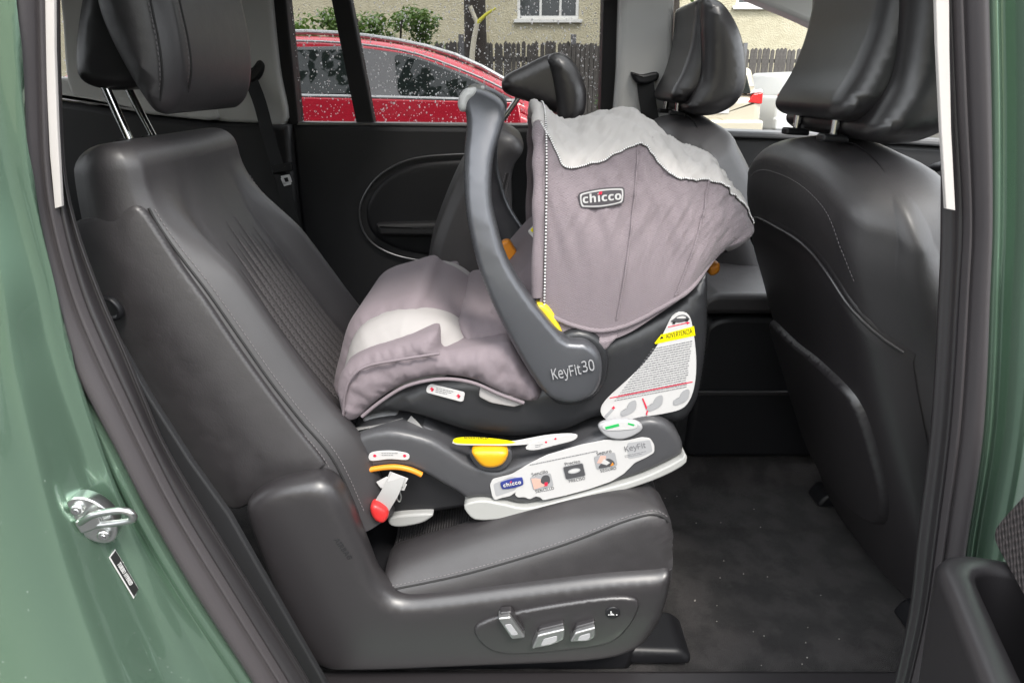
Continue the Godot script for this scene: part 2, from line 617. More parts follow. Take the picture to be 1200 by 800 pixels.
	mat("sand_paint", lin(0.52, 0.47, 0.36), 0.35, 0.2, {"clearcoat_enabled": true, "clearcoat": 1.0, "clearcoat_roughness": 0.05})
	mat("white_paint", lin(0.75, 0.76, 0.76), 0.35, 0.0, {"clearcoat_enabled": true, "clearcoat": 1.0, "clearcoat_roughness": 0.05})
	mat("car_glass", lin(0.012, 0.016, 0.016), 0.02, 0.0, {"metallic_specular": 0.5})
	mat("pillar_grey", lin(0.13, 0.13, 0.135), 0.5)
	mat("tail_lamp", lin(0.6, 0.02, 0.02), 0.15)
	mat("lamp_clear", lin(0.75, 0.75, 0.75), 0.1)
	mat("tyre", lin(0.02, 0.02, 0.02), 0.8)

# ------------------------------------------------------------------ the street outside
func street() -> void:
	var g := MB.new()
	g.grid([[Vector3(-150, 0, -200), Vector3(150, 0, -200)], [Vector3(-150, 0, 60), Vector3(150, 0, 60)]])
	structure(g, "ground", M.asphalt)
	var kerb := box(Vector3(-40, -0.05, -13.3), Vector3(40, 0.13, -13.0), 0.02)
	structure(kerb, "kerb", M.paper_grey)
	# apartment house: wall with openings cut round each window
	var h := thing("apartment_house", "long beige stucco apartment house behind the wooden fence", "building", Vector3(2, 0, -22))
	var holes := [[0.15, 3.05, 1.95, 4.6], [-8.5, 3.05, -6.7, 4.6], [6.5, 3.4, 8.3, 4.8], [12.5, 3.4, 14.3, 4.8]]
	var xs := [-30.0, -8.5, -6.7, 0.15, 1.95, 6.5, 8.3, 12.5, 14.3, 34.0]
	var wall := MB.new()
	for i in xs.size() - 1:
		var x0: float = xs[i]; var x1: float = xs[i + 1]
		var cut := []
		for q in holes:
			if absf(q[0] - x0) < 0.01: cut = q
		if cut.is_empty():
			wall.join(slab(rect(x0, -0.1, x1, 7.0), -22.0, -22.4, 0.001, 1))
		else:
			wall.join(slab(rect(x0, -0.1, x1, cut[1]), -22.0, -22.4, 0.001, 1))
			wall.join(slab(rect(x0, cut[3], x1, 7.0), -22.0, -22.4, 0.001, 1))
	part(wall, "wall", M.stucco, h)
	part(box(Vector3(-30.2, 6.95, -26), Vector3(34.2, 7.2, -21.5), 0.03), "roof", M.pillar_grey, h)
	part(box(Vector3(-0.85, 0, -22.0), Vector3(-0.72, 6.9, -21.9), 0.01), "downpipe", M.stucco, h)
	for q in holes:
		var w := part(slab(rect(q[0] + 0.02, q[1] + 0.02, q[2] - 0.02, q[3] - 0.02), -22.12, -22.2, 0.005, 1), "window", M.house_pane, h)
		for fr in [[q[0], q[1], q[2], q[1] + 0.09], [q[0], q[3] - 0.09, q[2], q[3]], [q[0], q[1] + 0.09, q[0] + 0.09, q[3] - 0.09], [q[2] - 0.09, q[1] + 0.09, q[2], q[3] - 0.09], [lerpf(q[0], q[2], 0.36), q[1] + 0.09, lerpf(q[0], q[2], 0.36) + 0.07, q[3] - 0.09], [lerpf(q[0], q[2], 0.68), q[1] + 0.09, lerpf(q[0], q[2], 0.68) + 0.07, q[3] - 0.09]]:
			part(slab(rect(fr[0], fr[1], fr[2], fr[3]), -22.02, -22.11, 0.006, 1), "frame", M.window_frame, w)
		part(box(Vector3(q[0] - 0.1, q[1] - 0.1, -22.01), Vector3(q[2] + 0.1, q[1] - 0.01, -21.88), 0.01), "sill", M.window_frame, w)
	# house out of view, placed to shade paint reflections and dim low skylight
	var hb := thing("unseen_house", "unseen pale house behind the viewer, placed to be mirrored in the green paint and dim low skylight", "building", Vector3(0, 0, 13))
	part(box(Vector3(-16, -0.1, 12.5), Vector3(14, 5.2, 13.2), 0.02), "wall", M.stucco, hb)
	part(box(Vector3(-16.4, 5.1, 12.0), Vector3(14.4, 5.5, 18.0), 0.03), "roof", M.pillar_grey, hb)
	for k in 6: part(box(Vector3(-13 + k * 4.4, 1.2, 12.42), Vector3(-11.4 + k * 4.4, 2.7, 12.48), 0.01), "window", M.house_pane, hb)
	# fence of upright boards
	fence("picket_fence", "dark weathered picket fence behind the red car", -1.4, 2.6, -14.0, 2.06, 0.085)
	fence("picket_fence", "greyed picket fence behind the sand coloured car, with pale posts", 3.4, 10.0, -19.0, 2.15, 0.11)
	# a darker plank gate in front of the fence
	var gate := thing("plank_gate", "short dark plank gate standing in the picket fence", "gate", Vector3(1.2, 0, -13.9))
	for k in 9: part(box(Vector3(0.86 + k * 0.085, 0.05, -13.88), Vector3(0.935 + k * 0.085, 2.0 + 0.03 * sin(k * 2.1), -13.85), 0.004), "plank", M.fence_wood, gate)
	part(box(Vector3(0.86, 0.4, -13.91), Vector3(1.62, 0.5, -13.885), 0.004), "rail", M.fence_wood, gate)
	part(box(Vector3(0.86, 1.6, -13.91), Vector3(1.62, 1.7, -13.885), 0.004), "rail", M.fence_wood, gate)
	trees()
	red_car()
	rear_car("parked_suv", "sand coloured car parked ahead, showing red tail lamps and bumper", "sand_paint", Vector3(3.95, 0, -14.0), 1.0)
	rear_car("parked_car", "white car parked beyond the sand coloured one", "white_paint", Vector3(6.6, 0, -15.5), 0.96)

func fence(called: String, label: String, x0: float, x1: float, z: float, h: float, pitch: float) -> void:
	var f := thing(called, label, "fence", Vector3((x0 + x1) / 2, 0, z), "fences along the far pavement")
	var shapes := []
	for k in 4:
		var top := h + rng.randf_range(-0.03, 0.03)
		var w := pitch * 0.9
		shapes.append(slab([Vector2(-w / 2, 0.05), Vector2(w / 2, 0.05), Vector2(w / 2, top - 0.05), Vector2(0, top), Vector2(-w / 2, top - 0.05)], 0.011, -0.011, 0.003, 1).mesh())
	var n := int((x1 - x0) / pitch)
	for k in n:
		var p := part(shapes[rng.randi() % 4], "picket", M.fence_wood, f)
		p.position = Vector3(x0 + k * pitch, 0, z) - f.position
		p.rotation.z = rng.randf_range(-0.012, 0.012)
	for yy in [0.5, h - 0.35]: part(box(Vector3(x0, yy, z - 0.06), Vector3(x1, yy + 0.09, z - 0.013), 0.004), "rail", M.fence_wood, f)
	var px := x0 + 0.4
	while px < x1:
		part(box(Vector3(px, 0, z + 0.014), Vector3(px + 0.1, h + 0.12, z + 0.1), 0.006), "post", M.pillar_grey, f)
		px += 2.1

func leaf_mesh() -> ArrayMesh:
	var mb := MB.new()
	mb.grid([[Vector3(0, 0, 0), Vector3(0, 0, 0), Vector3(0, 0, 0)], [Vector3(-0.35, 0.06, 0.35), Vector3(0, 0, 0.35), Vector3(0.35, 0.06, 0.35)], [Vector3(-0.25, 0.03, 0.75), Vector3(0, -0.03, 0.75), Vector3(0.25, 0.03, 0.75)], [Vector3(0, -0.1, 1.1), Vector3(0, -0.1, 1.1), Vector3(0, -0.1, 1.1)]])
	return mb.mesh()

# leaves spread through clumps; each clump is a centre and radii
func foliage(parent: Node3D, clumps: Array, per: int, size: float, m: Material) -> void:
	var mm := MultiMesh.new()
	mm.transform_format = MultiMesh.TRANSFORM_3D
	mm.mesh = leaf_mesh()
	mm.instance_count = clumps.size() * per
	var i := 0
	for c in clumps:
		for k in per:
			var d := Vector3(rng.randfn(), rng.randfn(), rng.randfn()).normalized() * pow(rng.randf(), 0.45)
			var p: Vector3 = c[0] + d * c[1]
			var b := Basis.from_euler(Vector3(rng.randf_range(-0.9, 0.9), rng.randf() * TAU, rng.randf_range(-0.9, 0.9))).scaled(Vector3.ONE * size * rng.randf_range(0.6, 1.3))
			mm.set_instance_transform(i, Transform3D(b, p - parent.position))
			i += 1
	var o := MultiMeshInstance3D.new()
	o.multimesh = mm
	o.material_override = m
	o.name = "crown"
	parent.add_child(o, true)
	o.set_meta("kind", "stuff")

func trees() -> void:
	# shrubs against the house
	var n := 0
	for s in [[Vector3(-4.75, 0, -17.0), 2.85, 1.0, "low green shrub against the beige wall, left of the taller one"], [Vector3(-2.75, 0, -17.0), 3.15, 1.15, "taller rounded green shrub against the beige wall above the red car"]]:
		var t := thing("shrub", s[3], "shrub", s[0], "shrubs against the house wall")
		var cl := []
		for k in 22:
			cl.append([s[0] + Vector3(rng.randf_range(-1, 1) * s[2] * 1.1, s[1] - 0.45 - rng.randf() * rng.randf() * 1.8, rng.randf_range(-0.5, 0.5)), Vector3(0.42, 0.34, 0.4) * rng.randf_range(0.7, 1.1)])
		for k in 4:
			part(tube([s[0] + Vector3(k * 0.1 - 0.15, 0, 0), s[0] + Vector3(k * 0.3 - 0.45, s[1] * 0.5, 0.1), s[0] + Vector3(k * 0.5 - 0.75, s[1] * 0.85, 0)], 0.025, 6), "stem", M.bark, t)
		foliage(t, cl, 240, 0.10, M.leaf)
		n += 1
	# street tree: dark trunk with a pale broken branch
	var b := Vector3(-0.62, 0, -12.6)
	var tr := thing("street_tree", "dark street tree trunk with a pale forked branch stub, behind the red car", "tree", b)
	part(tube(cr([b, b + Vector3(0.02, 1.2, 0), b + Vector3(0.0, 3.0, 0), b + Vector3(0.08, 6.0, 0)], 20), func(t): return 0.21 - t * 0.07, 12), "trunk", M.bark, tr)
	part(tube(cr([b + Vector3(-0.08, 1.0, 0.25), b + Vector3(-0.04, 1.8, 0.3), b + Vector3(0.05, 2.25, 0.34)], 10), func(t): return 0.055 - t * 0.015, 8), "branch", M.pale_bark, tr, "pale peeled branch stub")
	part(tube([b + Vector3(0.05, 2.25, 0.34), b + Vector3(-0.06, 2.5, 0.34)], 0.035, 8), "branch", M.pale_bark, tr)
	part(tube([b + Vector3(0.05, 2.25, 0.34), b + Vector3(0.2, 2.38, 0.36), b + Vector3(0.36, 2.47, 0.38)], func(t): return 0.035 - t * 0.02, 8), "branch", M.lichen, tr, "yellow green lichen covered branch stub")
	var cl2 := []
	for k in 16: cl2.append([b + Vector3(rng.randf_range(-2.4, 2.4), 6.4 + rng.randf_range(-0.6, 1.2), rng.randf_range(-2, 2)), Vector3(0.8, 0.6, 0.8)])
	foliage(tr, cl2, 160, 0.16, M.leaf)
	# slender tree with a hanging twig by the house window
	var c := Vector3(3.1, 0, -15.0)
	var t2 := thing("young_tree", "slender young tree with drooping leafy twigs by the house window", "tree", c)
	part(tube(cr([c, c + Vector3(-0.1, 2, 0), c + Vector3(-0.2, 4.2, 0)], 14), func(t): return 0.06 - t * 0.03, 8), "trunk", M.bark, t2)
	var tips := [[Vector3(-0.6, 3.05, 0.1), Vector3(-1.05, 2.75, 0.1)], [Vector3(-0.7, 3.35, 0.1), Vector3(-1.35, 3.2, 0.1)], [Vector3(-0.5, 2.7, 0.1), Vector3(-0.95, 2.25, 0.1)], [Vector3(0.3, 3.2, 0.1), Vector3(0.8, 3.1, 0.1)]]
	var cl3 := []
	for q in tips:
		part(tube(cr([c + Vector3(-0.14, 3.0, 0), c + q[0], c + q[1]], 8), func(t): return 0.018 - t * 0.012, 6), "branch", M.bark, t2)
		for k in 4: cl3.append([c + q[0].lerp(q[1], k / 3.0) + Vector3(0, 0.05, 0), Vector3(0.22, 0.13, 0.2)])
	foliage(t2, cl3, 26, 0.12, M.leaf_dark)
	# green hedge and tree mass behind the driver's window
	var d := Vector3(3.9, 0, -18.4)
	var t3 := thing("leafy_tree", "leafy tree beside the house seen through the driver window", "tree", d)
	part(tube(cr([d, d + Vector3(0.1, 2, 0), d + Vector3(0, 4, 0)], 12), func(t): return 0.16 - t * 0.06, 10), "trunk", M.bark, t3)
	var cl4 := []
	for k in 14: cl4.append([d + Vector3(rng.randf_range(-0.9, 1.5), 3.9 + rng.randf_range(-0.7, 1.6), rng.randf_range(-0.7, 0.7)), Vector3(0.5, 0.4, 0.5)])
	foliage(t3, cl4, 150, 0.14, M.leaf)
	# the tree that stands over the car, out of sight; the parked car's windows mirror it
	var o := Vector3(-3.4, 0, 2.6)
	var t5 := thing("spreading_tree", "spreading tree standing over the car, mirrored in the red car windows", "tree", o)
	part(tube(cr([o, o + Vector3(0.1, 2.2, -0.2), o + Vector3(0.5, 4.2, -0.9), o + Vector3(1.2, 6.0, -2.2)], 16), func(t): return 0.24 - t * 0.15, 10), "trunk", M.bark, t5)
	for q in [[Vector3(0.5, 4.2, -0.9), Vector3(2.6, 6.2, -2.4)], [Vector3(0.4, 3.8, -0.7), Vector3(-0.8, 6.6, -3.6)], [Vector3(0.9, 5.4, -1.7), Vector3(2.6, 7.4, -4.4)]]:
		part(tube(cr([o + q[0], o + q[0].lerp(q[1], 0.5) + Vector3(0, 0.3, 0), o + q[1]], 10), func(t): return 0.09 - t * 0.06, 8), "limb", M.bark, t5)
	var cl6 := []
	for k in 46: cl6.append([o + Vector3(rng.randf_range(-1.2, 4.2), rng.randf_range(5.2, 8.2), rng.randf_range(-6.4, -3.4)), Vector3(0.55, 0.32, 0.5) * rng.randf_range(0.7, 1.2)])
	foliage(t5, cl6, 150, 0.15, M.leaf_dark)
	# roses at the fence foot
	var e := Vector3(1.95, 0, -13.4)
	var t4 := thing("rose_bush", "small rose bush with red flowers at the fence", "shrub", e)
	part(tube([e, e + Vector3(0.05, 0.9, 0)], 0.015, 6), "stem", M.bark, t4)
	var cl5 := []
	for k in 8: cl5.append([e + Vector3(rng.randf_range(-0.3, 0.3), 0.75 + rng.randf_range(-0.3, 0.4), 0), Vector3(0.16, 0.16, 0.16)])
	foliage(t4, cl5, 60, 0.07, M.leaf_dark)
	for k in 7:
		part(ball(e + Vector3(rng.randf_range(-0.3, 0.3), 0.8 + rng.randf_range(-0.3, 0.4), 0.15), 0.035, 0.03, 0.035, 5), "flower", M.petal, t4)

func wheel(parent: Node3D, c: Vector3, axis: Vector3, r := 0.34) -> void:
	var q := Basis(Quaternion(Vector3(0, 0, 1), axis))
	var tyre := slab(disc(Vector2.ZERO, r, 28), 0.1, -0.1, 0.035, 3)
	var w := part(tyre.move(Transform3D(q, c)), "wheel", M.tyre, parent)
	part(slab(disc(Vector2.ZERO, r * 0.66, 24), 0.105, 0.02, 0.01, 2).move(Transform3D(q, c)), "rim", M.satin_metal, w)

func red_car() -> void:
	# side on, nose to the right; its near flank stands at z = -4.55
	var c := thing("red_car", "red crossover parked side on beyond the wet rear window", "car", Vector3(-1.2, 0, -5.4))
	var zn := -4.55
	var low := rounded([Vector2(-3.55, 0.33), Vector2(1.0, 0.3), Vector2(1.12, 0.55), Vector2(1.05, 0.86), Vector2(0.8, 0.98), Vector2(0.05, 1.1), Vector2(-0.25, 1.225), Vector2(-3.2, 1.265), Vector2(-3.5, 1.15), Vector2(-3.62, 0.7)], 0.1)
	part(slab(low, zn, -6.3, 0.07, 5), "body", M.red_paint, c)
	# cabin leaning inwards
	var roof := cr([Vector2(-3.3, 1.1), Vector2(-3.28, 1.26), Vector2(-3.0, 1.48), Vector2(-2.5, 1.605), Vector2(-1.9, 1.645), Vector2(-1.35, 1.64), Vector2(-0.85, 1.575), Vector2(-0.4, 1.42), Vector2(-0.02, 1.2), Vector2(0.0, 1.1)], 40)
	var lean := func(p: Vector3) -> Vector3:
		var k := clampf((p.y - 1.24) / 0.4, 0, 1)
		return Vector3(p.x, p.y, lerpf(p.z, -5.42, 0.22 * k))
	var cab := slab(roof, zn - 0.03, -6.27, 0.09, 5)
	for i in cab.v.size(): cab.v[i] = lean.call(cab.v[i])
	part(cab, "roof", M.red_paint, c)
	var pane := func(o: Array, z: float, th: float) -> MB:
		var mb := slab(rounded(o, 0.04), z, z - th, 0.004, 2)
		for i in mb.v.size(): mb.v[i] = lean.call(mb.v[i])
		return mb
	part(pane.call([Vector2(-2.95, 1.3), Vector2(-0.22, 1.262), Vector2(-0.52, 1.41), Vector2(-0.88, 1.535), Vector2(-1.3, 1.585), Vector2(-2.5, 1.56), Vector2(-2.85, 1.46)], zn - 0.012, 0.03), "window_surround", M.pillar_grey, c)
	part(pane.call([Vector2(-2.3, 1.31), Vector2(-1.2, 1.297), Vector2(-1.25, 1.565), Vector2(-2.0, 1.56), Vector2(-2.2, 1.47)], zn - 0.006, 0.02), "window", M.car_glass, c)
	part(pane.call([Vector2(-0.96, 1.29), Vector2(-0.27, 1.273), Vector2(-0.5, 1.385), Vector2(-0.78, 1.49), Vector2(-0.99, 1.54)], zn - 0.006, 0.02), "window", M.car_glass, c)
	part(slab([Vector2(-3.2, 0.75), Vector2(-0.1, 0.75), Vector2(-0.2, 1.252), Vector2(-1.5, 1.284), Vector2(-2.95, 1.296), Vector2(-3.25, 1.28)], zn + 0.003, zn - 0.3, 0.012, 3), "shoulder", M.red_paint, c)
	part(tube(cr([Vector3(-2.95, 1.3, zn - 0.01), Vector3(-1.5, 1.288, zn - 0.01), Vector3(-0.2, 1.258, zn - 0.01)], 12), 0.014, 6), "belt_strip", M.satin_metal, c)
	part(tube(cr([Vector3(-2.9, 1.475, zn - 0.13), Vector3(-2.5, 1.578, zn - 0.17), Vector3(-1.9, 1.613, zn - 0.19), Vector3(-1.35, 1.605, zn - 0.19), Vector3(-0.88, 1.545, zn - 0.15), Vector3(-0.45, 1.4, zn - 0.09), Vector3(-0.16, 1.262, zn - 0.02)], 24), 0.008, 6), "window_strip", M.satin_metal, c)
	part(tube(cr([Vector3(-2.9, 1.6, zn - 0.3), Vector3(-1.9, 1.67, zn - 0.3), Vector3(-1.2, 1.65, zn - 0.3), Vector3(-0.6, 1.53, zn - 0.28), Vector3(-0.1, 1.28, zn - 0.2)], 16), 0.018, 6), "roof_rail", M.satin_metal, c)
	for dx in [[-1.75, 1.2]]: part(box(Vector3(-1.77, 0.45, zn - 0.002), Vector3(-1.76, 1.22, zn + 0.002), 0.001), "door_gap", M.dark_rubber, c)
	for hx in [-2.0, -0.95]: part(box(Vector3(hx - 0.16, 1.08, zn + 0.001), Vector3(hx + 0.02, 1.11, zn + 0.03), 0.008), "door_handle", M.red_paint, c)
	for wx in [-2.85, 0.3]:
		for z in [zn - 0.09, -6.22]: wheel(c, Vector3(wx, 0.34, z), Vector3(0, 0, 1))
	part(slab(rounded([Vector2(0.85, 0.72), Vector2(1.08, 0.7), Vector2(1.05, 0.84), Vector2(0.8, 0.9)], 0.03), zn + 0.004, zn - 0.1, 0.01, 2), "headlamp", M.lamp_clear, c)
	c.position.x += 0.24

# a car seen from behind, nose away
func rear_car(called: String, label: String, paint: String, at: Vector3, k: float) -> void:
	var c := thing(called, label, "car", at, "cars parked beyond the driver window")
	var t := Transform3D(Basis().scaled(Vector3.ONE * k), at)
	var add := func(mb: MB, nm: String, m: Material) -> MeshInstance3D: return part(mb.move(t), nm, m, c)
	# tail is at z = 0 and the nose at z = -4.5
	add.call(slab(rounded([Vector2(-0.9, 0.3), Vector2(0.9, 0.3), Vector2(0.93, 0.75), Vector2(0.89, 1.12), Vector2(-0.89, 1.12), Vector2(-0.93, 0.75)], 0.12), 0.0, -4.5, 0.16, 5), "body", M[paint])
	add.call(slab(rounded([Vector2(-0.86, 1.05), Vector2(0.86, 1.05), Vector2(0.68, 1.62), Vector2(-0.68, 1.62)], 0.12), -0.06, -2.9, 0.22, 5), "roof", M[paint])
	add.call(slab(rounded([Vector2(-0.68, 1.14), Vector2(0.68, 1.14), Vector2(0.54, 1.5), Vector2(-0.54, 1.5)], 0.06), -0.02, -0.1, 0.02, 2), "rear_window", M.car_glass)
	add.call(slab(rounded([Vector2(-0.95, 0.38), Vector2(0.95, 0.38), Vector2(0.95, 0.66), Vector2(-0.95, 0.66)], 0.07), 0.1, -0.2, 0.06, 4), "bumper", M[paint])
	add.call(box(Vector3(-0.27, 0.78, 0.0), Vector3(0.27, 0.93, 0.02), 0.004), "number_plate", M.paper)
	for s in [-1.0, 1.0]:
		add.call(slab(rounded([Vector2(s * 0.62, 0.98), Vector2(s * 0.895, 0.95), Vector2(s * 0.89, 1.16), Vector2(s * 0.7, 1.13)], 0.03), 0.02, -0.2, 0.015, 2), "tail_lamp", M.tail_lamp)
		add.call(slab(rounded([Vector2(s * 0.64, 1.14), Vector2(s * 0.89, 1.165), Vector2(s * 0.87, 1.22), Vector2(s * 0.72, 1.2)], 0.02), 0.0, -0.18, 0.01, 2), "reversing_lamp", M.lamp_clear)
		wheel(c, at + Vector3(s * 0.78, 0.34, -0.9) * k, Vector3(1, 0, 0), 0.34 * k)
		wheel(c, at + Vector3(s * 0.78, 0.34, -3.6) * k, Vector3(1, 0, 0), 0.34 * k)

# ------------------------------------------------------------------ the car's shell
var car: Node3D

func car_shell() -> void:
	car = thing("car_body", "green family car seen through its open rear doorway, painted jambs and pillars", "car", Vector3(0, 0, -1.5))
	# carpeted floor with slight unevenness
	var rows := []
	for i in 50:
		var row := []
		for j in 90:
			var x := lerpf(-1.7, 1.75, j / 89.0)
			var z := lerpf(-2.30, -0.76, i / 49.0)
			row.append(Vector3(x, 0.43 + 0.004 * noise.get_noise_2d(x * 9, z * 9) + 0.05 * exp(-pow((z + 1.62) / 0.12, 4)), z))
		rows.append(row)
	var fl := MB.new()
	fl.grid(rows)
	structure(fl, "floor", M.carpet)
	var crumbs := MB.new()
	for k in 45:
		var p := Vector3(rng.randf_range(0.15, 0.62), 0.433, rng.randf_range(-1.45, -0.8))
		crumbs.join(ball(p, rng.randf_range(0.0006, 0.0016), 0.0008, rng.randf_range(0.0006, 0.0016), 4))
	var cr_ := part(crumbs, "crumbs", M.crumb, self)
	cr_.name = "crumbs"
	meta(cr_, "pale crumbs and lint scattered over the dark carpet", "crumbs", "", "stuff")
	part(box(Vector3(-2.0, 0.25, -2.36), Vector3(2.0, 0.40, -0.70), 0.02), "underbody", M.black_plastic, car)
	# roof with its lining
	for q in [[-1.75, -0.25, -2.25, -0.80], [0.72, 1.0, -2.25, -0.80], [-0.25, 0.72, -2.25, -2.02], [-0.25, 0.72, -1.08, -0.80]]:
		part(box(Vector3(q[0], 1.70, q[2]), Vector3(q[1], 1.75, q[3]), 0.012), "roof", M.green_paint, car)
		part(box(Vector3(q[0] + 0.02, 1.665, q[2] + 0.01), Vector3(q[1] - 0.01, 1.697, q[3] - 0.01), 0.008), "roof_lining", M.liner, car)
	part(box(Vector3(-0.27, 1.752, -2.04), Vector3(0.74, 1.758, -1.06), 0.001), "unseen_roof_window", M.tinted_glass, car)  # roof glass out of view, placed to light the cabin from above
	# tail and nose
	part(box(Vector3(-1.80, 0.35, -2.34), Vector3(-1.72, 1.12, -0.74), 0.02), "tailgate", M.green_paint, car)
	part(box(Vector3(-1.715, 0.42, -2.3), Vector3(-1.69, 1.12, -0.78), 0.008), "tailgate_trim", M.black_trim, car)
	part(box(Vector3(-1.77, 1.12, -2.25), Vector3(-1.765, 1.69, -0.82), 0.001), "rear_window", M.tinted_glass, car)
	part(box(Vector3(1.80, 0.35, -2.34), Vector3(1.9, 1.0, -0.74), 0.02), "bulkhead", M.black_plastic, car)
	var ws := MB.new()
	ws.grid([[Vector3(1.0, 1.70, -0.84), Vector3(1.0, 1.70, -2.2)], [Vector3(1.85, 1.04, -0.8), Vector3(1.85, 1.04, -2.26)]])
	part(ws, "windscreen", M.clear_glass, car)
	part(box(Vector3(1.85, 0.9, -2.3), Vector3(2.9, 1.02, -0.74), 0.05), "bonnet", M.green_paint, car)
	# near side: closed front door and rear quarter
	part(box(Vector3(0.72, 0.35, -0.80), Vector3(1.85, 1.16, -0.72), 0.03), "front_door", M.green_paint, car)
	part(box(Vector3(0.74, 0.42, -0.86), Vector3(1.8, 1.15, -0.805), 0.02), "front_door_trim", M.black_trim, car)
	part(slab([Vector2(0.74, 1.17), Vector2(1.7, 1.17), Vector2(1.05, 1.66), Vector2(0.74, 1.68)], -0.78, -0.784, 0.001, 1), "front_window", M.clear_glass, car)
	part(box(Vector3(-1.75, 1.14, -0.80), Vector3(-0.95, 1.68, -0.796), 0.001), "quarter_window", M.tinted_glass, car)
	part(box(Vector3(-1.75, 0.35, -0.80), Vector3(-0.88, 1.14, -0.74), 0.02), "quarter_panel", M.green_paint, car)
	part(box(Vector3(-0.66, 0.30, -0.86), Vector3(0.66, 0.425, -0.70), 0.02), "sill", M.green_paint, car)
	part(box(Vector3(-0.66, 0.426, -0.88), Vector3(0.66, 0.45, -0.76), 0.01), "sill_plate", M.hard_plastic, car)
	part(box(Vector3(-1.0, 1.60, -0.84), Vector3(0.9, 1.70, -0.76), 0.03), "roof_rail", M.green_paint, car)

func far_side() -> void:
	# far rear door
	var d := part(slab([Vector2(-0.7023, 1.2453), Vector2(-0.3813, 1.2426), Vector2(-0.1090, 1.2400), Vector2(0.2862, 1.2374), Vector2(0.3175, 1.2113), Vector2(0.3851, 0.4419), Vector2(0.3965, -0.0581), Vector2(-0.5947, -0.0581), Vector2(-0.7024, 0.4419), Vector2(-0.7093, 0.9366)], -2.28, -2.36, 0.015, 3), "rear_door", M.black_trim, car, "black inner panel of the closed far rear door, with a thin bright curved line")
	part(slab([Vector2(-0.6848, 1.2556), Vector2(-0.3806, 1.2530), Vector2(-0.1088, 1.2504), Vector2(0.2857, 1.2478), Vector2(0.2862, 1.2374), Vector2(-0.1090, 1.2400), Vector2(-0.3813, 1.2426), Vector2(-0.6914, 1.2453)], -2.29, -2.35, 0.003, 2), "window_seal", M.trim_line, d)
	var loop := cr([Vector3(0.0000, 1.1592, -2.2700), Vector3(-0.1925, 1.1565, -2.2700), Vector3(-0.3309, 1.1405, -2.2700), Vector3(-0.4307, 1.0919, -2.2700), Vector3(-0.4889, 1.0231, -2.2700), Vector3(-0.5079, 0.9613, -2.2700), Vector3(-0.4931, 0.8954, -2.2700), Vector3(-0.4420, 0.8458, -2.2700), Vector3(-0.3484, 0.8132, -2.2700), Vector3(-0.1748, 0.7924, -2.2700), Vector3(0.0000, 0.7864, -2.2700)], 50)
	part(tube(loop, 0.0035, 8), "trim_line", M.trim_line, d)
	part(pillow(cr([Vector2(0.0000, 1.1432), Vector2(-0.1930, 1.1405), Vector2(-0.3262, 1.1244), Vector2(-0.4176, 1.0810), Vector2(-0.4724, 1.0175), Vector2(-0.4880, 0.9613), Vector2(-0.4752, 0.9041), Vector2(-0.4266, 0.8604), Vector2(-0.3417, 0.8310), Vector2(-0.1743, 0.8103), Vector2(0.0000, 0.8043)], 60) , -2.272, -2.30, 0.02), "door_pocket", M.black_plastic, d)
	part(slab(rounded([Vector2(-0.4500, 0.9387), Vector2(0.0000, 0.9500), Vector2(0.0000, 0.8932), Vector2(-0.4387, 0.8989)], 0.01), -2.23, -2.28, 0.012, 3), "arm_rest", M.black_trim, d)
	# frame bars and panes
	part(lean(slab([Vector2(-0.6933, 1.8086), Vector2(-0.6384, 1.8086), Vector2(-0.6615, 1.6069), Vector2(-0.6726, 1.4396), Vector2(-0.6865, 1.2441), Vector2(-0.7194, 1.2441), Vector2(-0.7202, 1.4641)], -2.30, -2.37, 0.006, 2)), "window_frame", M.dark_rubber, d)
	part(lean(slab([Vector2(-0.5686, 1.8086), Vector2(-0.5162, 1.8086), Vector2(-0.4754, 1.6069), Vector2(-0.4448, 1.2441), Vector2(-0.5025, 1.2441), Vector2(-0.5323, 1.6069)], -2.31, -2.36, 0.006, 2)), "window_bar", M.dark_rubber, d)
	part(lean(slab([Vector2(0.2569, 1.8086), Vector2(0.3043, 1.8086), Vector2(0.3352, 1.2414), Vector2(0.2830, 1.2414)], -2.29, -2.37, 0.006, 2)), "window_frame", M.dark_rubber, d)
	part(lean(slab([Vector2(-0.6597, 1.8160), Vector2(-0.5455, 1.8160), Vector2(-0.4807, 1.2390), Vector2(-0.7127, 1.2390)], -2.335, -2.339, 0.001, 1)), "window_pane", M.tinted_glass, d)
	part(lean(slab([Vector2(-0.5455, 1.8160), Vector2(0.2842, 1.8160), Vector2(0.3132, 1.2364), Vector2(-0.4807, 1.2390)], -2.335, -2.339, 0.001, 1)), "window_pane", M.tinted_glass, d)
	drops(d, [Vector2(-0.6677, 1.6343), Vector2(-0.5431, 1.6226), Vector2(-0.4913, 1.2470), Vector2(-0.6950, 1.2470)], -2.339, 300)
	drops(d, [Vector2(-0.4932, 1.6226), Vector2(0.2702, 1.6226), Vector2(0.2875, 1.2470), Vector2(-0.4578, 1.2470)], -2.339, 2000)
	# quarter and pillar trims of the far side
	part(lean(slab(cr([Vector2(-0.6722, 1.8474), Vector2(-0.6967, 1.6049), Vector2(-0.7119, 1.4146), Vector2(-0.7174, 1.2556), Vector2(-0.8156, 1.2530), Vector2(-0.9181, 1.2582), Vector2(-0.9499, 1.2634), Vector2(-1.0819, 1.2840), Vector2(-1.2400, 1.3045), Vector2(-1.3678, 1.3349), Vector2(-1.3169, 1.5585), Vector2(-1.2807, 1.6955), Vector2(-1.2364, 1.8474)], 80, true), -2.27, -2.32, 0.012, 4)), "rear_pillar_trim", M.grey_trim, car)
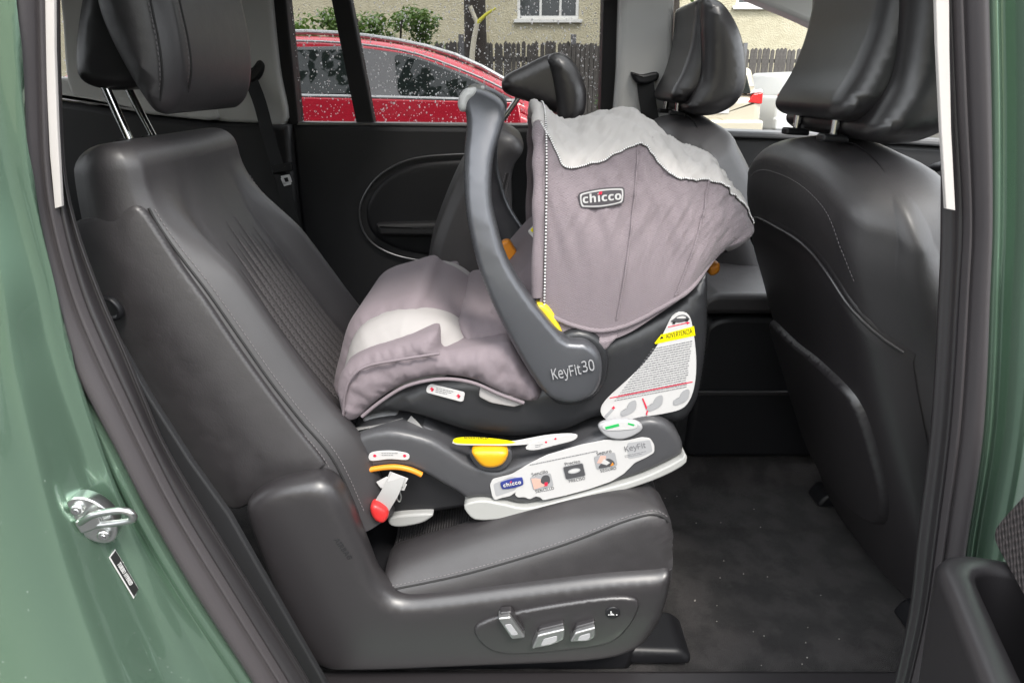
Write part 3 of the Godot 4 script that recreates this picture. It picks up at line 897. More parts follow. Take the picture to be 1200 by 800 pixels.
	part(slab(rounded([Vector2(-2.6355, 1.4391), Vector2(-1.5135, 1.3949), Vector2(-1.3033, 1.3850), Vector2(-0.9379, 1.3400), Vector2(-0.9165, 1.2686), Vector2(-0.9503, 1.2608), Vector2(-1.1370, 1.2789), Vector2(-1.3186, 1.3146), Vector2(-1.5262, 1.3450), Vector2(-2.6575, 1.3899)], 0.02), -2.25, -2.34, 0.012, 3), "rear_sill_trim", M.grey_trim, car)
	part(slab([Vector2(-2.9201, 1.3701), Vector2(-1.5221, 1.3351), Vector2(-1.3145, 1.3073), Vector2(-1.1329, 1.2742), Vector2(-0.9419, 1.2536), Vector2(-0.7043, 1.2484), Vector2(-0.7062, 0.9385), Vector2(-0.6993, 0.4460), Vector2(-0.5921, -0.0518), Vector2(-3.6186, -0.0518)], -2.24, -2.36, 0.02, 3), "rear_side_trim", M.black_trim, car)
	part(slab([Vector2(-1.3785, 1.3851), Vector2(-0.9554, 1.3851), Vector2(-0.7045, 1.2867), Vector2(-0.7182, 1.1661), Vector2(-1.4248, 1.1797)], -2.325, -2.36, 0.004, 2), "trim_backing", M.black_trim, car)
	var q := part(lean(slab([Vector2(-2.5681, 1.8597), Vector2(-1.2740, 1.8597), Vector2(-1.3812, 1.3851), Vector2(-2.7704, 1.4155)], -2.335, -2.339, 0.001, 1)), "quarter_window", M.tinted_glass, car)
	drops(q, [Vector2(-1.4299, 1.6226), Vector2(-1.3328, 1.6226), Vector2(-1.3826, 1.4029), Vector2(-1.4834, 1.4029)], -2.339, 90)
	part(lean(slab([Vector2(-2.8707, 1.8515), Vector2(-2.5242, 1.8515), Vector2(-2.7401, 1.3775), Vector2(-3.1162, 1.3775)], -2.29, -2.36, 0.01, 2)), "tail_pillar_trim", M.grey_trim, car)
	# middle pillar by the driver
	part(lean(slab(cr([Vector2(0.2940, 1.8392), Vector2(0.3070, 1.6009), Vector2(0.3172, 1.4140), Vector2(0.3270, 1.2348), Vector2(0.4030, 1.2194), Vector2(0.4967, 1.2245), Vector2(0.4877, 1.3653), Vector2(0.4706, 1.5090), Vector2(0.4625, 1.6680), Vector2(0.4820, 1.8392)], 60, true), -2.23, -2.32, 0.02, 4)), "middle_pillar_trim", M.grey_trim, car)
	part(slab([Vector2(0.3090, 1.2194), Vector2(0.5374, 1.2194), Vector2(0.6817, -0.0329), Vector2(0.3733, -0.0329)], -2.25, -2.35, 0.02, 3), "middle_pillar_trim", M.black_trim, car)
	part(slab(cr([Vector2(0.3687, 1.4370), Vector2(0.3979, 1.4558), Vector2(0.4316, 1.4464), Vector2(0.4401, 1.4015), Vector2(0.4249, 1.3656), Vector2(0.3856, 1.3752), Vector2(0.3632, 1.4039)], 26, true), -2.195, -2.23, 0.012, 4), "belt_anchor", M.grey_trim, car)
	# driver door: panel, pane, front pillar
	var e := part(slab([Vector2(0.5468, 1.2191), Vector2(1.1521, 1.1981), Vector2(1.5979, 1.1716), Vector2(1.9569, -0.2146), Vector2(0.6608, -0.0581)], -2.26, -2.36, 0.02, 3), "front_door", M.black_trim, car, "closed far front door with clear window beside the driver seat")
	part(slab([Vector2(0.5025, 1.2387), Vector2(1.1386, 1.2180), Vector2(1.5791, 1.1918), Vector2(1.5846, 1.1708), Vector2(1.1425, 1.1971), Vector2(0.5042, 1.2180)], -2.24, -2.36, 0.008, 3), "window_sill", M.pillar_grey, e)
	part(lean(slab([Vector2(0.4672, 1.7492), Vector2(0.5975, 1.6808), Vector2(0.7092, 1.6155), Vector2(0.9173, 1.5439), Vector2(1.1067, 1.4531), Vector2(1.5484, 1.1933), Vector2(0.5214, 1.2203)], -2.335, -2.339, 0.001, 1)), "window_pane", M.clear_glass, e)
	part(lean(slab(cr([Vector2(0.4339, 1.7366), Vector2(0.5415, 1.6482), Vector2(0.6864, 1.5961), Vector2(0.8881, 1.5243), Vector2(1.0720, 1.4337), Vector2(1.5260, 1.1866), Vector2(1.6350, 1.1866), Vector2(1.1968, 1.4626), Vector2(0.9155, 1.5938), Vector2(0.7276, 1.6706), Vector2(0.5433, 1.7583), Vector2(0.4533, 1.8011)], 60, true), -2.24, -2.32, 0.012, 3)), "front_pillar_trim", M.grey_trim, car)

# the far side's glass and frames lean inwards above the window sill
func lean(mb: MB) -> MB:
	for i in mb.v.size(): mb.v[i].z += 0.22 * maxf(0.0, mb.v[i].y - 1.24)
	return mb

# rain drops on the outside of a pane
func drops(parent: Node3D, o: Array, z: float, n: int) -> void:
	var poly := PackedVector2Array(o)
	var lo := poly[0]; var hi := poly[0]
	for p in poly:
		lo = lo.min(p); hi = hi.max(p)
	var mm := MultiMesh.new()
	mm.transform_format = MultiMesh.TRANSFORM_3D
	var s := SphereMesh.new()
	s.radius = 1.0
	s.height = 2.0
	s.radial_segments = 10
	s.rings = 6
	mm.mesh = s
	mm.instance_count = n
	var i := 0
	while i < n:
		var p := Vector2(rng.randf_range(lo.x, hi.x), rng.randf_range(lo.y, hi.y))
		if not Geometry2D.is_point_in_polygon(p, poly): continue
		var r := 0.0010 + 0.0018 * pow(rng.randf(), 3.0)
		mm.set_instance_transform(i, Transform3D(Basis().scaled(Vector3(r, r * rng.randf_range(1.0, 1.5), r * 0.6)), Vector3(p.x, p.y, z + 0.22 * maxf(0.0, p.y - 1.24))))
		i += 1
	var m := MultiMeshInstance3D.new()
	m.multimesh = mm
	m.material_override = M.sky_white_drop
	m.name = "rain_drops"
	parent.add_child(m, true)
	m.set_meta("kind", "stuff")

# surface through several curves of the same direction
func skin_through(curves: Array, n: int, m: int) -> MB:
	var cs := []
	for c in curves: cs.append(cr(c, n))
	var rows := []
	for i in n:
		var across := []
		for c in cs: across.append(c[i])
		rows.append(cr(across, m))
	var mb := MB.new()
	mb.grid(rows)
	return mb

func shifted(c: Array, du: float, dz: float) -> Array:
	var out := []
	for p in c: out.append(p + Vector3(du, 0, dz))
	return out

func near_jambs() -> void:
	# rear jamb: seal, painted panel
	var sl: Array = [Vector3(-0.4412, 1.6244, -0.7450), Vector3(-0.4740, 1.4976, -0.7450), Vector3(-0.4854, 1.4535, -0.7450), Vector3(-0.5040, 1.3751, -0.7450), Vector3(-0.5205, 1.2899, -0.7450), Vector3(-0.5285, 1.2257, -0.7450), Vector3(-0.5278, 1.1472, -0.7450), Vector3(-0.5220, 1.0800, -0.7450), Vector3(-0.5055, 1.0177, -0.7450), Vector3(-0.4878, 0.9531, -0.7450), Vector3(-0.4652, 0.8590, -0.7450), Vector3(-0.4283, 0.7356, -0.7450), Vector3(-0.3686, 0.5671, -0.7450), Vector3(-0.3235, 0.4300, -0.7450)]
	var sr: Array = [Vector3(-0.4138, 1.6244, -0.7450), Vector3(-0.4446, 1.4976, -0.7450), Vector3(-0.4553, 1.4535, -0.7450), Vector3(-0.4726, 1.3751, -0.7450), Vector3(-0.4905, 1.2899, -0.7450), Vector3(-0.4956, 1.2257, -0.7450), Vector3(-0.4918, 1.1472, -0.7450), Vector3(-0.4798, 1.0800, -0.7450), Vector3(-0.4663, 1.0177, -0.7450), Vector3(-0.4517, 0.9531, -0.7450), Vector3(-0.4267, 0.8590, -0.7450), Vector3(-0.3843, 0.7356, -0.7450), Vector3(-0.3255, 0.5671, -0.7450), Vector3(-0.2782, 0.4300, -0.7450)]
	var ed: Array = [Vector3(-0.4686, 1.6031, -0.6800), Vector3(-0.5035, 1.4873, -0.6800), Vector3(-0.5103, 1.4471, -0.6800), Vector3(-0.5237, 1.3755, -0.6800), Vector3(-0.5358, 1.2978, -0.6800), Vector3(-0.5398, 1.2392, -0.6800), Vector3(-0.5404, 1.1675, -0.6800), Vector3(-0.5424, 1.1062, -0.6800), Vector3(-0.5405, 1.0493, -0.6800), Vector3(-0.5372, 0.9904, -0.6800), Vector3(-0.5313, 0.9044, -0.6800), Vector3(-0.5156, 0.7918, -0.6800), Vector3(-0.4816, 0.6380, -0.6800), Vector3(-0.4547, 0.5129, -0.6800)]
	var jamb := skin_through([shifted(sl, 0.01, -0.012), sl, shifted(sl, -0.008, 0.012), shifted(sl, -0.016, 0.012), shifted(sl, -0.024, 0.006), shifted(ed, 0.040, -0.043), shifted(ed, 0.022, -0.036), shifted(ed, 0.008, -0.012), shifted(ed, -0.002, 0.006), shifted(ed, -0.014, 0.012), shifted(ed, -0.05, 0.014), shifted(ed, -0.12, 0.022), shifted(ed, -0.25, 0.02), shifted(ed, -0.4, 0.0)], 90, 70)
	# the body side leans inwards with height
	for i in jamb.v.size():
		var w := clampf((i % 70 - 14) / 22.0, 0, 1)
		jamb.v[i].z -= w * 0.26 * (jamb.v[i].y - 0.95)
	var jm := part(jamb, "rear_jamb", M.green_paint, car)
	beads(jm, jamb, 90, 70, 260)
	part(seal(sl, sr), "door_seal", M.rubber, car)
	# trim inside the seal and the pale strip above it
	var tr: Array = [Vector3(-0.4144, 1.6293, -0.7600), Vector3(-0.4452, 1.4999, -0.7600), Vector3(-0.4559, 1.4550, -0.7600), Vector3(-0.4732, 1.3750, -0.7600), Vector3(-0.4892, 1.2881, -0.7600), Vector3(-0.4903, 1.2226, -0.7600), Vector3(-0.4798, 1.1425, -0.7600), Vector3(-0.4659, 1.0740, -0.7600), Vector3(-0.4546, 1.0104, -0.7600), Vector3(-0.4414, 0.9445, -0.7600), Vector3(-0.4094, 0.8485, -0.7600), Vector3(-0.3637, 0.7227, -0.7600), Vector3(-0.3018, 0.5507, -0.7600), Vector3(-0.2574, 0.4109, -0.7600)]
	part(skin_through([shifted(sr, -0.004, -0.006), shifted(sr, 0.004, -0.004), shifted(tr, -0.006, -0.006), tr, shifted(tr, -0.004, -0.012), shifted(tr, -0.02, -0.02)], 60, 20), "jamb_trim", M.hard_plastic, car)
	part(slab([Vector2(-0.5090, 1.5062), Vector2(-0.4739, 1.5062), Vector2(-0.5238, 1.2833), Vector2(-0.5243, 1.2224), Vector2(-0.5147, 1.1570), Vector2(-0.4977, 1.0797), Vector2(-0.4707, 0.9971), Vector2(-0.4337, 0.9020), Vector2(-0.3939, 0.8149), Vector2(-0.3651, 0.7277), Vector2(-0.2912, 0.5070), Vector2(-0.2501, 0.3599), Vector2(-0.4169, 0.3599), Vector2(-0.5209, 0.8205), Vector2(-0.5782, 1.0740), Vector2(-0.5668, 1.2833)], -0.80, -0.812, 0.003, 3), "side_trim", M.black_trim, car)
	part(slab([Vector2(-0.4468, 1.4983), Vector2(-0.4377, 1.4983), Vector2(-0.4585, 1.4074), Vector2(-0.4734, 1.3331), Vector2(-0.4877, 1.2529), Vector2(-0.4958, 1.2501), Vector2(-0.4877, 1.3070), Vector2(-0.4729, 1.3833)], -0.742, -0.747, 0.001, 2), "trim_strip", M.pillar_strip, car)
	# middle pillar jamb
	var ml: Array = [Vector3(0.3948, 1.6244, -0.7450), Vector3(0.4242, 1.4976, -0.7450), Vector3(0.4344, 1.4535, -0.7450), Vector3(0.4608, 1.3586, -0.7450), Vector3(0.4940, 1.2444, -0.7450), Vector3(0.5094, 1.1673, -0.7450), Vector3(0.5414, 0.9829, -0.7450), Vector3(0.5618, 0.8165, -0.7450), Vector3(0.5745, 0.6917, -0.7450), Vector3(0.5794, 0.5671, -0.7450), Vector3(0.5823, 0.4300, -0.7450)]
	var mr: Array = [Vector3(0.4214, 1.6244, -0.7450), Vector3(0.4528, 1.4976, -0.7450), Vector3(0.4637, 1.4535, -0.7450), Vector3(0.4898, 1.3586, -0.7450), Vector3(0.5191, 1.2444, -0.7450), Vector3(0.5364, 1.1673, -0.7450), Vector3(0.5749, 0.9829, -0.7450), Vector3(0.5944, 0.8165, -0.7450), Vector3(0.6098, 0.6917, -0.7450), Vector3(0.6164, 0.5671, -0.7450), Vector3(0.6211, 0.4300, -0.7450)]
	part(seal(mr, ml), "door_seal", M.rubber, car)
	part(skin_through([shifted(mr, -0.01, -0.012), mr, shifted(mr, 0.008, 0.008), shifted(mr, 0.018, -0.002), shifted(mr, 0.026, 0.012), shifted(mr, 0.034, 0.024), shifted(mr, 0.045, 0.022), shifted(mr, 0.06, 0.016), shifted(mr, 0.09, 0.0), shifted(mr, 0.16, -0.01)], 60, 50), "middle_jamb", M.green_paint, car)
	var mt: Array = [Vector3(0.3926, 1.6293, -0.7600), Vector3(0.4219, 1.4999, -0.7600), Vector3(0.4320, 1.4550, -0.7600), Vector3(0.4557, 1.3582, -0.7600), Vector3(0.4821, 1.2417, -0.7600), Vector3(0.4980, 1.1631, -0.7600), Vector3(0.5298, 0.9749, -0.7600), Vector3(0.5491, 0.8051, -0.7600), Vector3(0.5644, 0.6779, -0.7600), Vector3(0.5697, 0.5507, -0.7600), Vector3(0.5716, 0.4109, -0.7600)]
	part(skin_through([shifted(ml, 0.004, -0.006), shifted(ml, -0.003, -0.003), shifted(mt, 0.008, 0.0), shifted(mt, 0, -0.006), shifted(mt, 0.006, -0.018), shifted(mt, 0.02, -0.03)], 60, 20), "jamb_trim", M.hard_plastic, car)
	part(slab([Vector2(0.4032, 1.4983), Vector2(0.4171, 1.4983), Vector2(0.4386, 1.4074), Vector2(0.4573, 1.3331), Vector2(0.4813, 1.2482), Vector2(0.4706, 1.2501), Vector2(0.4465, 1.3331), Vector2(0.4239, 1.4153)], -0.742, -0.747, 0.001, 2), "trim_strip", M.pillar_strip, car)
	# striker
	var seat_z := on_panel(jamb, 70, Vector3(-0.5082, 0.8781, -0.7000)).origin.z + 0.018
	var at := Transform3D(Basis.from_euler(Vector3(0.05, 0.12, 0.42)).scaled(Vector3.ONE * 1.12), Vector3(Vector3(-0.5066, 0.8855, -0.7000).x, Vector3(-0.5066, 0.8855, -0.7000).y, seat_z))
	var st := part(slab(disc(Vector2.ZERO, 0.0215, 30, 0.033), 0.004, -0.012, 0.002, 2).move(at), "striker", M.zinc, car, "bright zinc door striker loop bolted to the green jamb")
	for s in [Vector2(-0.001, 0.020), Vector2(0.002, -0.020)]:
		part(slab(disc(s, 0.0068, 20), 0.0095, 0.003, 0.002, 2).move(at), "bolt", M.zinc, st)
		part(slab(disc(s, 0.0034, 6), 0.0105, 0.008, 0.0005, 1).move(at), "bolt_socket", M.chrome, st)
	part(slab(rounded([Vector2(-0.015, -0.007), Vector2(0.010, -0.009), Vector2(0.014, 0.006), Vector2(-0.012, 0.010)], 0.004), 0.010, 0.003, 0.002, 2).move(at), "boss", M.zinc, st)
	part(tube(cr([Vector3(-0.010, 0.004, 0.006), Vector3(0.014, 0.010, 0.014), Vector3(0.044, 0.007, 0.022), Vector3(0.056, 0.0, 0.024), Vector3(0.052, -0.010, 0.022), Vector3(0.030, -0.010, 0.014), Vector3(0.004, -0.006, 0.006)].map(func(p): return at * p), 30), 0.0044, 10), "loop", M.zinc, st)
	# small sticker on the jamb
	var mid := on_panel(jamb, 70, Vector3(-0.4973, 0.7893, -0.7000))
	var nz := mid.basis.z
	var ex: Vector3 = Vector3(-0.4872, 0.7582, -0.7000) - Vector3(-0.5071, 0.8197, -0.7000)
	var ll := ex.length()
	ex = (ex - nz * nz.dot(ex)).normalized()
	var ba := Basis(ex, nz.cross(ex), nz)
	var w2 := Transform3D(ba, mid.origin + nz * 0.0015)
	var lab := part(slab([Vector2(-ll / 2 - 0.004, 0.005), Vector2(ll / 2 - 0.003, 0.005), Vector2(ll / 2 + 0.004, -0.006), Vector2(-ll / 2, -0.006)], 0.0012, 0.0002, 0.0002, 1).move(w2), "jamb_sticker", M.paper, car, "small black and white lettered sticker slanting below the striker")
	part(slab([Vector2(-ll / 2 - 0.002, 0.0045), Vector2(ll / 2 - 0.003, 0.0045), Vector2(ll / 2 + 0.002, -0.0045), Vector2(-ll / 2 + 0.001, -0.0045)], 0.0016, 0.001, 0.0001, 1).move(w2), "field", M.ink_black, lab)
	words("TURBO HYBRID", 0.0052, M.paper, lab, "lettering", w2.translated_local(Vector3(0, 0, 0.0018)), true, 0.0006, 0.72)

# point of a surface nearest to x and y, and the direction it faces there
func on_panel(mb: MB, cols: int, p: Vector3) -> Transform3D:
	var best := 0
	for i in mb.v.size() - cols - 1:
		if Vector2(mb.v[i].x - p.x, mb.v[i].y - p.y).length_squared() < Vector2(mb.v[best].x - p.x, mb.v[best].y - p.y).length_squared(): best = i
	var e := mb.v[best + 1] - mb.v[best]
	var g := mb.v[best + cols] - mb.v[best]
	var n := e.cross(g).normalized()
	if n.z < 0: n = -n
	return Transform3D(Basis(Quaternion(Vector3(0, 0, 1), n)), mb.v[best])

# rain beading on the painted panel: drops sit on points of its surface
func beads(parent: Node3D, mb: MB, rows: int, cols: int, n: int) -> void:
	var mm := MultiMesh.new()
	mm.transform_format = MultiMesh.TRANSFORM_3D
	var s := SphereMesh.new()
	s.radius = 1.0
	s.height = 2.0
	s.radial_segments = 10
	s.rings = 6
	mm.mesh = s
	mm.instance_count = n
	for i in n:
		var r := rng.randi_range(48, rows - 2)
		var c := clampi(int(16 + absf(rng.randfn()) * 12), 10, cols - 2)
		var a := mb.v[r * cols + c]
		var e := mb.v[r * cols + c + 1] - a
		var g := mb.v[(r + 1) * cols + c] - a
		var nn := e.cross(g).normalized()
		if nn.z < 0: nn = -nn
		var q := 0.0003 + 0.0008 * pow(rng.randf(), 3.0)
		var b := Basis(Quaternion(Vector3(0, 0, 1), nn)) * Basis().scaled(Vector3(q, q * rng.randf_range(1.0, 1.8), q * 0.55))
		mm.set_instance_transform(i, Transform3D(b, a + e * rng.randf() + g * rng.randf()))
	var m := MultiMeshInstance3D.new()
	m.multimesh = mm
	m.material_override = M.bead_water
	m.name = "rain_beads"
	parent.add_child(m, true)
	m.set_meta("kind", "stuff")

# hollow rubber seal between two edges, with a lip
func seal(a: Array, b: Array) -> MB:
	var n := 80
	var ca := cr(a, n)
	var cb := cr(b, n)
	var prof := [[0.0, -0.012], [0.02, 0.004], [0.12, 0.013], [0.28, 0.018], [0.45, 0.018], [0.6, 0.013], [0.70, 0.005], [0.74, 0.0], [0.78, 0.004], [0.86, 0.007], [0.95, 0.005], [1.0, -0.01]]
	var rows := []
	for i in n:
		var row := []
		for q in prof: row.append(ca[i].lerp(cb[i], q[0]) + Vector3(0, 0, q[1]))
		rows.append(row)
	var mb := MB.new()
	mb.grid(rows)
	return mb

# ring in a horizontal plane with a fixed count of points
func loop_at(x0: float, x1: float, z0: float, z1: float, r: float, y: float) -> Array:
	var out := []
	for p in rounded([Vector2(x0, z0), Vector2(x1, z0), Vector2(x1, z1), Vector2(x0, z1)], r, 8): out.append(Vector3(p.x, y, p.y))
	return out

func open_door() -> void:
	# local x runs from the hinge to the handle end, local z points to the door's inner side
	var hinge := Vector3(0.565, 0, -0.70)
	var along := Vector3(-0.30, 0, 0.954).normalized()
	var inward := Vector3(-along.z, 0, along.x)
	var t := Transform3D(Basis(along, Vector3.UP, inward), hinge)
	if t.basis.determinant() < 0: t.basis = Basis(along, Vector3.UP, inward)
	var d := part(slab(rounded([Vector2(0.02, 0.36), Vector2(1.02, 0.36), Vector2(1.05, 1.16), Vector2(0.04, 1.16)], 0.03), -0.13, -0.17, 0.01, 3).move(t), "rear_door", M.green_paint, car, "open rear door at the right edge, grey inner trim with storage bin")
	part(slab(rounded([Vector2(0.05, 0.40), Vector2(1.0, 0.40), Vector2(1.02, 1.14), Vector2(0.06, 1.14)], 0.03), -0.04, -0.125, 0.015, 3).move(t), "inner_trim", M.hard_plastic, d)
	var rows := []
	for q in [[0.14, 0.66, 0.035, 0.05, 0.60], [0.112, 0.72, 0.045, 0.066, 0.74], [0.102, 0.74, 0.05, 0.073, 0.84], [0.100, 0.745, 0.05, 0.076, 0.885], [0.103, 0.742, 0.05, 0.073, 0.895], [0.110, 0.735, 0.045, 0.066, 0.900], [0.120, 0.725, 0.04, 0.054, 0.901], [0.128, 0.717, 0.035, 0.046, 0.899], [0.131, 0.714, 0.03, 0.043, 0.893], [0.135, 0.71, 0.03, 0.040, 0.86], [0.145, 0.70, 0.03, 0.034, 0.76], [0.16, 0.68, 0.03, 0.026, 0.70]]:
		var z0 := -0.05 if q[4] < 0.899 and q[3] < 0.05 else -0.06
		rows.append(loop_at(q[0], q[1], z0 if q[3] < 0.05 else -0.06, q[3], q[2], q[4]))
	var mb := MB.new()
	mb.grid(rows, true)
	mb.fan(rows[rows.size() - 1])
	part(mb.move(t), "storage_bin", M.hard_plastic, d)
	part(slab(rounded([Vector2(0.06, 0.903), Vector2(0.98, 0.903), Vector2(0.98, 1.12), Vector2(0.2, 1.12)], 0.03), 0.006, -0.05, 0.006, 3).move(t), "upper_trim", M.hard_plastic, d)
	part(slab(rounded([Vector2(0.068, 0.906), Vector2(0.44, 0.906), Vector2(0.42, 1.06), Vector2(0.17, 1.08)], 0.03), 0.010, 0.002, 0.003, 2).move(t), "speaker_grille", M.speaker_mesh, d)

# ------------------------------------------------------------------ seats: lofted backs
# one ring of a seat back: rear point, front point, near and far z, shaping functions of the width (0 near, 1 far)
func back_ring(rp: Vector2, fp: Vector2, zn: float, zf: float, front: Callable, rear: Callable, side: float, s: float, inset := 0.0) -> Array:
	var dir := (fp - rp).normalized()
	var th := rp.distance_to(fp)
	var w := zn - zf
	var ka := maxf(0.02, 1 - 2 * inset / th)
	var kt := maxf(0.02, 1 - 2 * inset / w)
	var out := []
	var put := func(a: float, t: float) -> void:
		a = th / 2 + (a - th / 2) * ka
		t = 0.5 + (t - 0.5) * kt
		var p := rp + dir * a
		out.append(Vector3(p.x, p.y, zn - t * w))
	var a0: float = -rear.call(0.004, s)
	var a1: float = th + front.call(0.004, s)
	for k in 7:
		var a := 0.06 + 0.88 * k / 6.0
		put.call(lerpf(a0, a1, a), -side * sin(PI * a) / w)
	for k in 41:
		var t := 0.004 + 0.992 * k / 40.0
		put.call(th + front.call(t, s), t)
	for k in 7:
		var a := 0.94 - 0.88 * k / 6.0
		put.call(lerpf(a0, a1, a), 1 + side * sin(PI * a) / w)
	for k in 31:
		var t := 0.996 - 0.992 * k / 30.0
		put.call(-rear.call(t, s), t)
	return out

func back_loft(rc: Array, fc: Array, zn: float, zf: float, front: Callable, rear: Callable, side: float, cap: float, shape = null, n := 46) -> MB:
	var r := cr(rc, n)
	var f := cr(fc, n)
	var rows := []
	for i in n: rows.append(back_ring(r[i], f[i], zn, zf, front, rear, side, float(i) / (n - 1)))
	var up: Vector2 = ((r[n - 1] - r[n - 3]) + (f[n - 1] - f[n - 3])).normalized()
	for k in range(1, 8):
		var a := k / 7.0 * PI / 2
		var o := up * cap * sin(a)
		rows.append(back_ring(r[n - 1] + o, f[n - 1] + o, zn, zf, front, rear, side, 1.0, cap * (1 - cos(a))))
	for k in range(1, 7):
		rows.append(back_ring(r[n - 1] + up * cap, f[n - 1] + up * cap, zn, zf, front, rear, side, 1.0, cap + k * 0.008))
	if shape != null:
		for row in rows:
			for j in row.size(): row[j] = shape.call(row[j])
	var mb := MB.new()
	mb.grid(rows, true)
	mb.fan(rows[0], true)
	mb.fan(rows[rows.size() - 1])
	return mb

func corner(t: float, depth: float, span := 0.14) -> float:
	var q := clampf((absf(2 * t - 1) - (1 - span)) / span, 0, 1)
	return depth * (1 - sqrt(maxf(0.0, 1 - q * q)))

func front_seats() -> void:
	var s := thing("bucket_chair", "black leather front passenger seat nearest the right door pillar, seen from behind", "car seat", Vector3(0.75, 0.43, -1.19), "front seats")
	var zn := -0.93
	var zf := -1.46
	var rc := [Vector2(0.775, 0.47), Vector2(0.735, 0.56), Vector2(0.675, 0.70), Vector2(0.60, 0.88), Vector2(0.555, 1.0), Vector2(0.52, 1.10), Vector2(0.495, 1.19), Vector2(0.49, 1.245)]
	var fc := [Vector2(0.96, 0.55), Vector2(0.93, 0.62), Vector2(0.85, 0.76), Vector2(0.77, 0.92), Vector2(0.72, 1.04), Vector2(0.68, 1.13), Vector2(0.64, 1.21), Vector2(0.61, 1.26)]
	var front := func(t: float, _s: float) -> float: return 0.03 * exp(-pow((absf(2 * t - 1) - 0.75) / 0.2, 2)) - corner(t, 0.05)
	var rear := func(t: float, q: float) -> float:
		return 0.035 * (1 - pow(absf(2 * t - 1), 2.2)) - corner(t, 0.06, 0.22)
	var slope := func(p: Vector3) -> Vector3:
		var q := absf(2 * (p.z - zn) / (zf - zn) - 1)
		return p - Vector3(0, 0.085 * smoothstep(0.95, 1.28, p.y) * pow(minf(q, 1.05), 2.6), 0)
	part(back_loft(rc, fc, zn, zf, front, rear, 0.02, 0.04, slope), "backrest", M.leather, s)
	# hard shell on the back, ending in an arched upper edge, and the board below it
	var r := cr(rc, 60)
	var on_back := func(t: float, h: float, lift: float) -> Vector3:
		var k := 0
		while k < 58 and r[k + 1].y < h: k += 1
		var p: Vector2 = r[k].lerp(r[k + 1], clampf((h - r[k].y) / maxf(1e-5, r[k + 1].y - r[k].y), 0, 1))
		return slope.call(Vector3(p.x - (rear.call(t, 0.5) + lift), p.y - 0.25 * (rear.call(t, 0.5) + lift), lerpf(zn, zf, t)))
	var rows := []
	for i in 30:
		var row := []
		for j in 41:
			var t := lerpf(0.005, 0.995, j / 40.0)
			var top := 1.155 - 0.16 * pow(absf(2 * t - 1), 5.0)
			var u := i / 29.0
			var h := lerpf(0.50, top, u)
			row.append(on_back.call(t, h, 0.011 * sqrt(maxf(0, 1 - pow(u, 30))) - 0.001))
		rows.append(row)
	var mb := MB.new()
	mb.grid(rows)
	part(mb, "back_shell", M.hard_plastic, s)
	var lip := []
	for j in 60:
		var t := lerpf(0.01, 0.99, j / 59.0)
		lip.append(on_back.call(t, 1.155 - 0.16 * pow(absf(2 * t - 1), 5.0) - 0.004, 0.0085))
	part(tube(lip, 0.0028, 8), "shell_lip", M.hard_plastic, s)
	var brd := cr([Vector2(0.10, 0.80), Vector2(0.13, 0.90), Vector2(0.30, 0.935), Vector2(0.5, 0.935), Vector2(0.7, 0.93), Vector2(0.87, 0.90), Vector2(0.92, 0.82), Vector2(0.90, 0.68), Vector2(0.78, 0.62), Vector2(0.5, 0.605), Vector2(0.22, 0.63), Vector2(0.12, 0.70)], 70, true)
	var scale := 0.53
	var flat := []
	for p in brd: flat.append(Vector2(p.x * scale, p.y))
	part(stuffed(flat, 0.02, 0.012, func(_p, d, side): return (0.014 * sqrt(maxf(0, 1 - pow(1 - clampf(d / 0.012, 0, 1), 2))) + 0.004) if side > 0 else 0.002, func(q: Vector3) -> Vector3: return on_back.call(q.x / scale, q.y, 0.004 + q.z)), "kick_board", M.hard_plastic, s)
	# seam threads round the shoulder
	var sp := []
	for q in cr([Vector2(0.82, 1.235), Vector2(0.6, 1.24), Vector2(0.4, 1.24), Vector2(0.25, 1.236), Vector2(0.15, 1.225), Vector2(0.09, 1.19), Vector2(0.065, 1.14)], 70): sp.append(on_back.call(q.x, q.y, 0.0012))
	part(stitches(sp), "stitching", M.thread, s)
	# seat cushion and base
	part(pillow(rounded([Vector2(0.78, 0.56), Vector2(1.35, 0.62), Vector2(1.38, 0.74), Vector2(1.3, 0.80), Vector2(0.85, 0.70)], 0.05), zn, zf, 0.05), "cushion", M.leather, s)
	part(box(Vector3(0.80, 0.47, -1.42), Vector3(1.3, 0.60, -0.96), 0.02), "seat_base", M.black_plastic, s)
	for z in [-1.40, -1.0]:
		part(box(Vector3(0.80, 0.432, z - 0.025), Vector3(1.35, 0.465, z + 0.025), 0.006), "rail", M.satin_metal, s)
		part(slab(rounded([Vector2(0.72, 0.435), Vector2(0.80, 0.435), Vector2(0.80, 0.475), Vector2(0.74, 0.47)], 0.015), z + 0.032, z - 0.032, 0.008, 3), "rail_cap", M.black_plastic, s)
	headrest(s, Transform3D())
	var dr := s.duplicate() as Node3D
	dr.name = numbered("bucket_chair")
	add_child(dr)
	dr.position += Vector3(-0.05, 0, -0.86)
	meta(dr, "black leather driver seat by the far window, behind the carrier canopy", "car seat", "front seats")

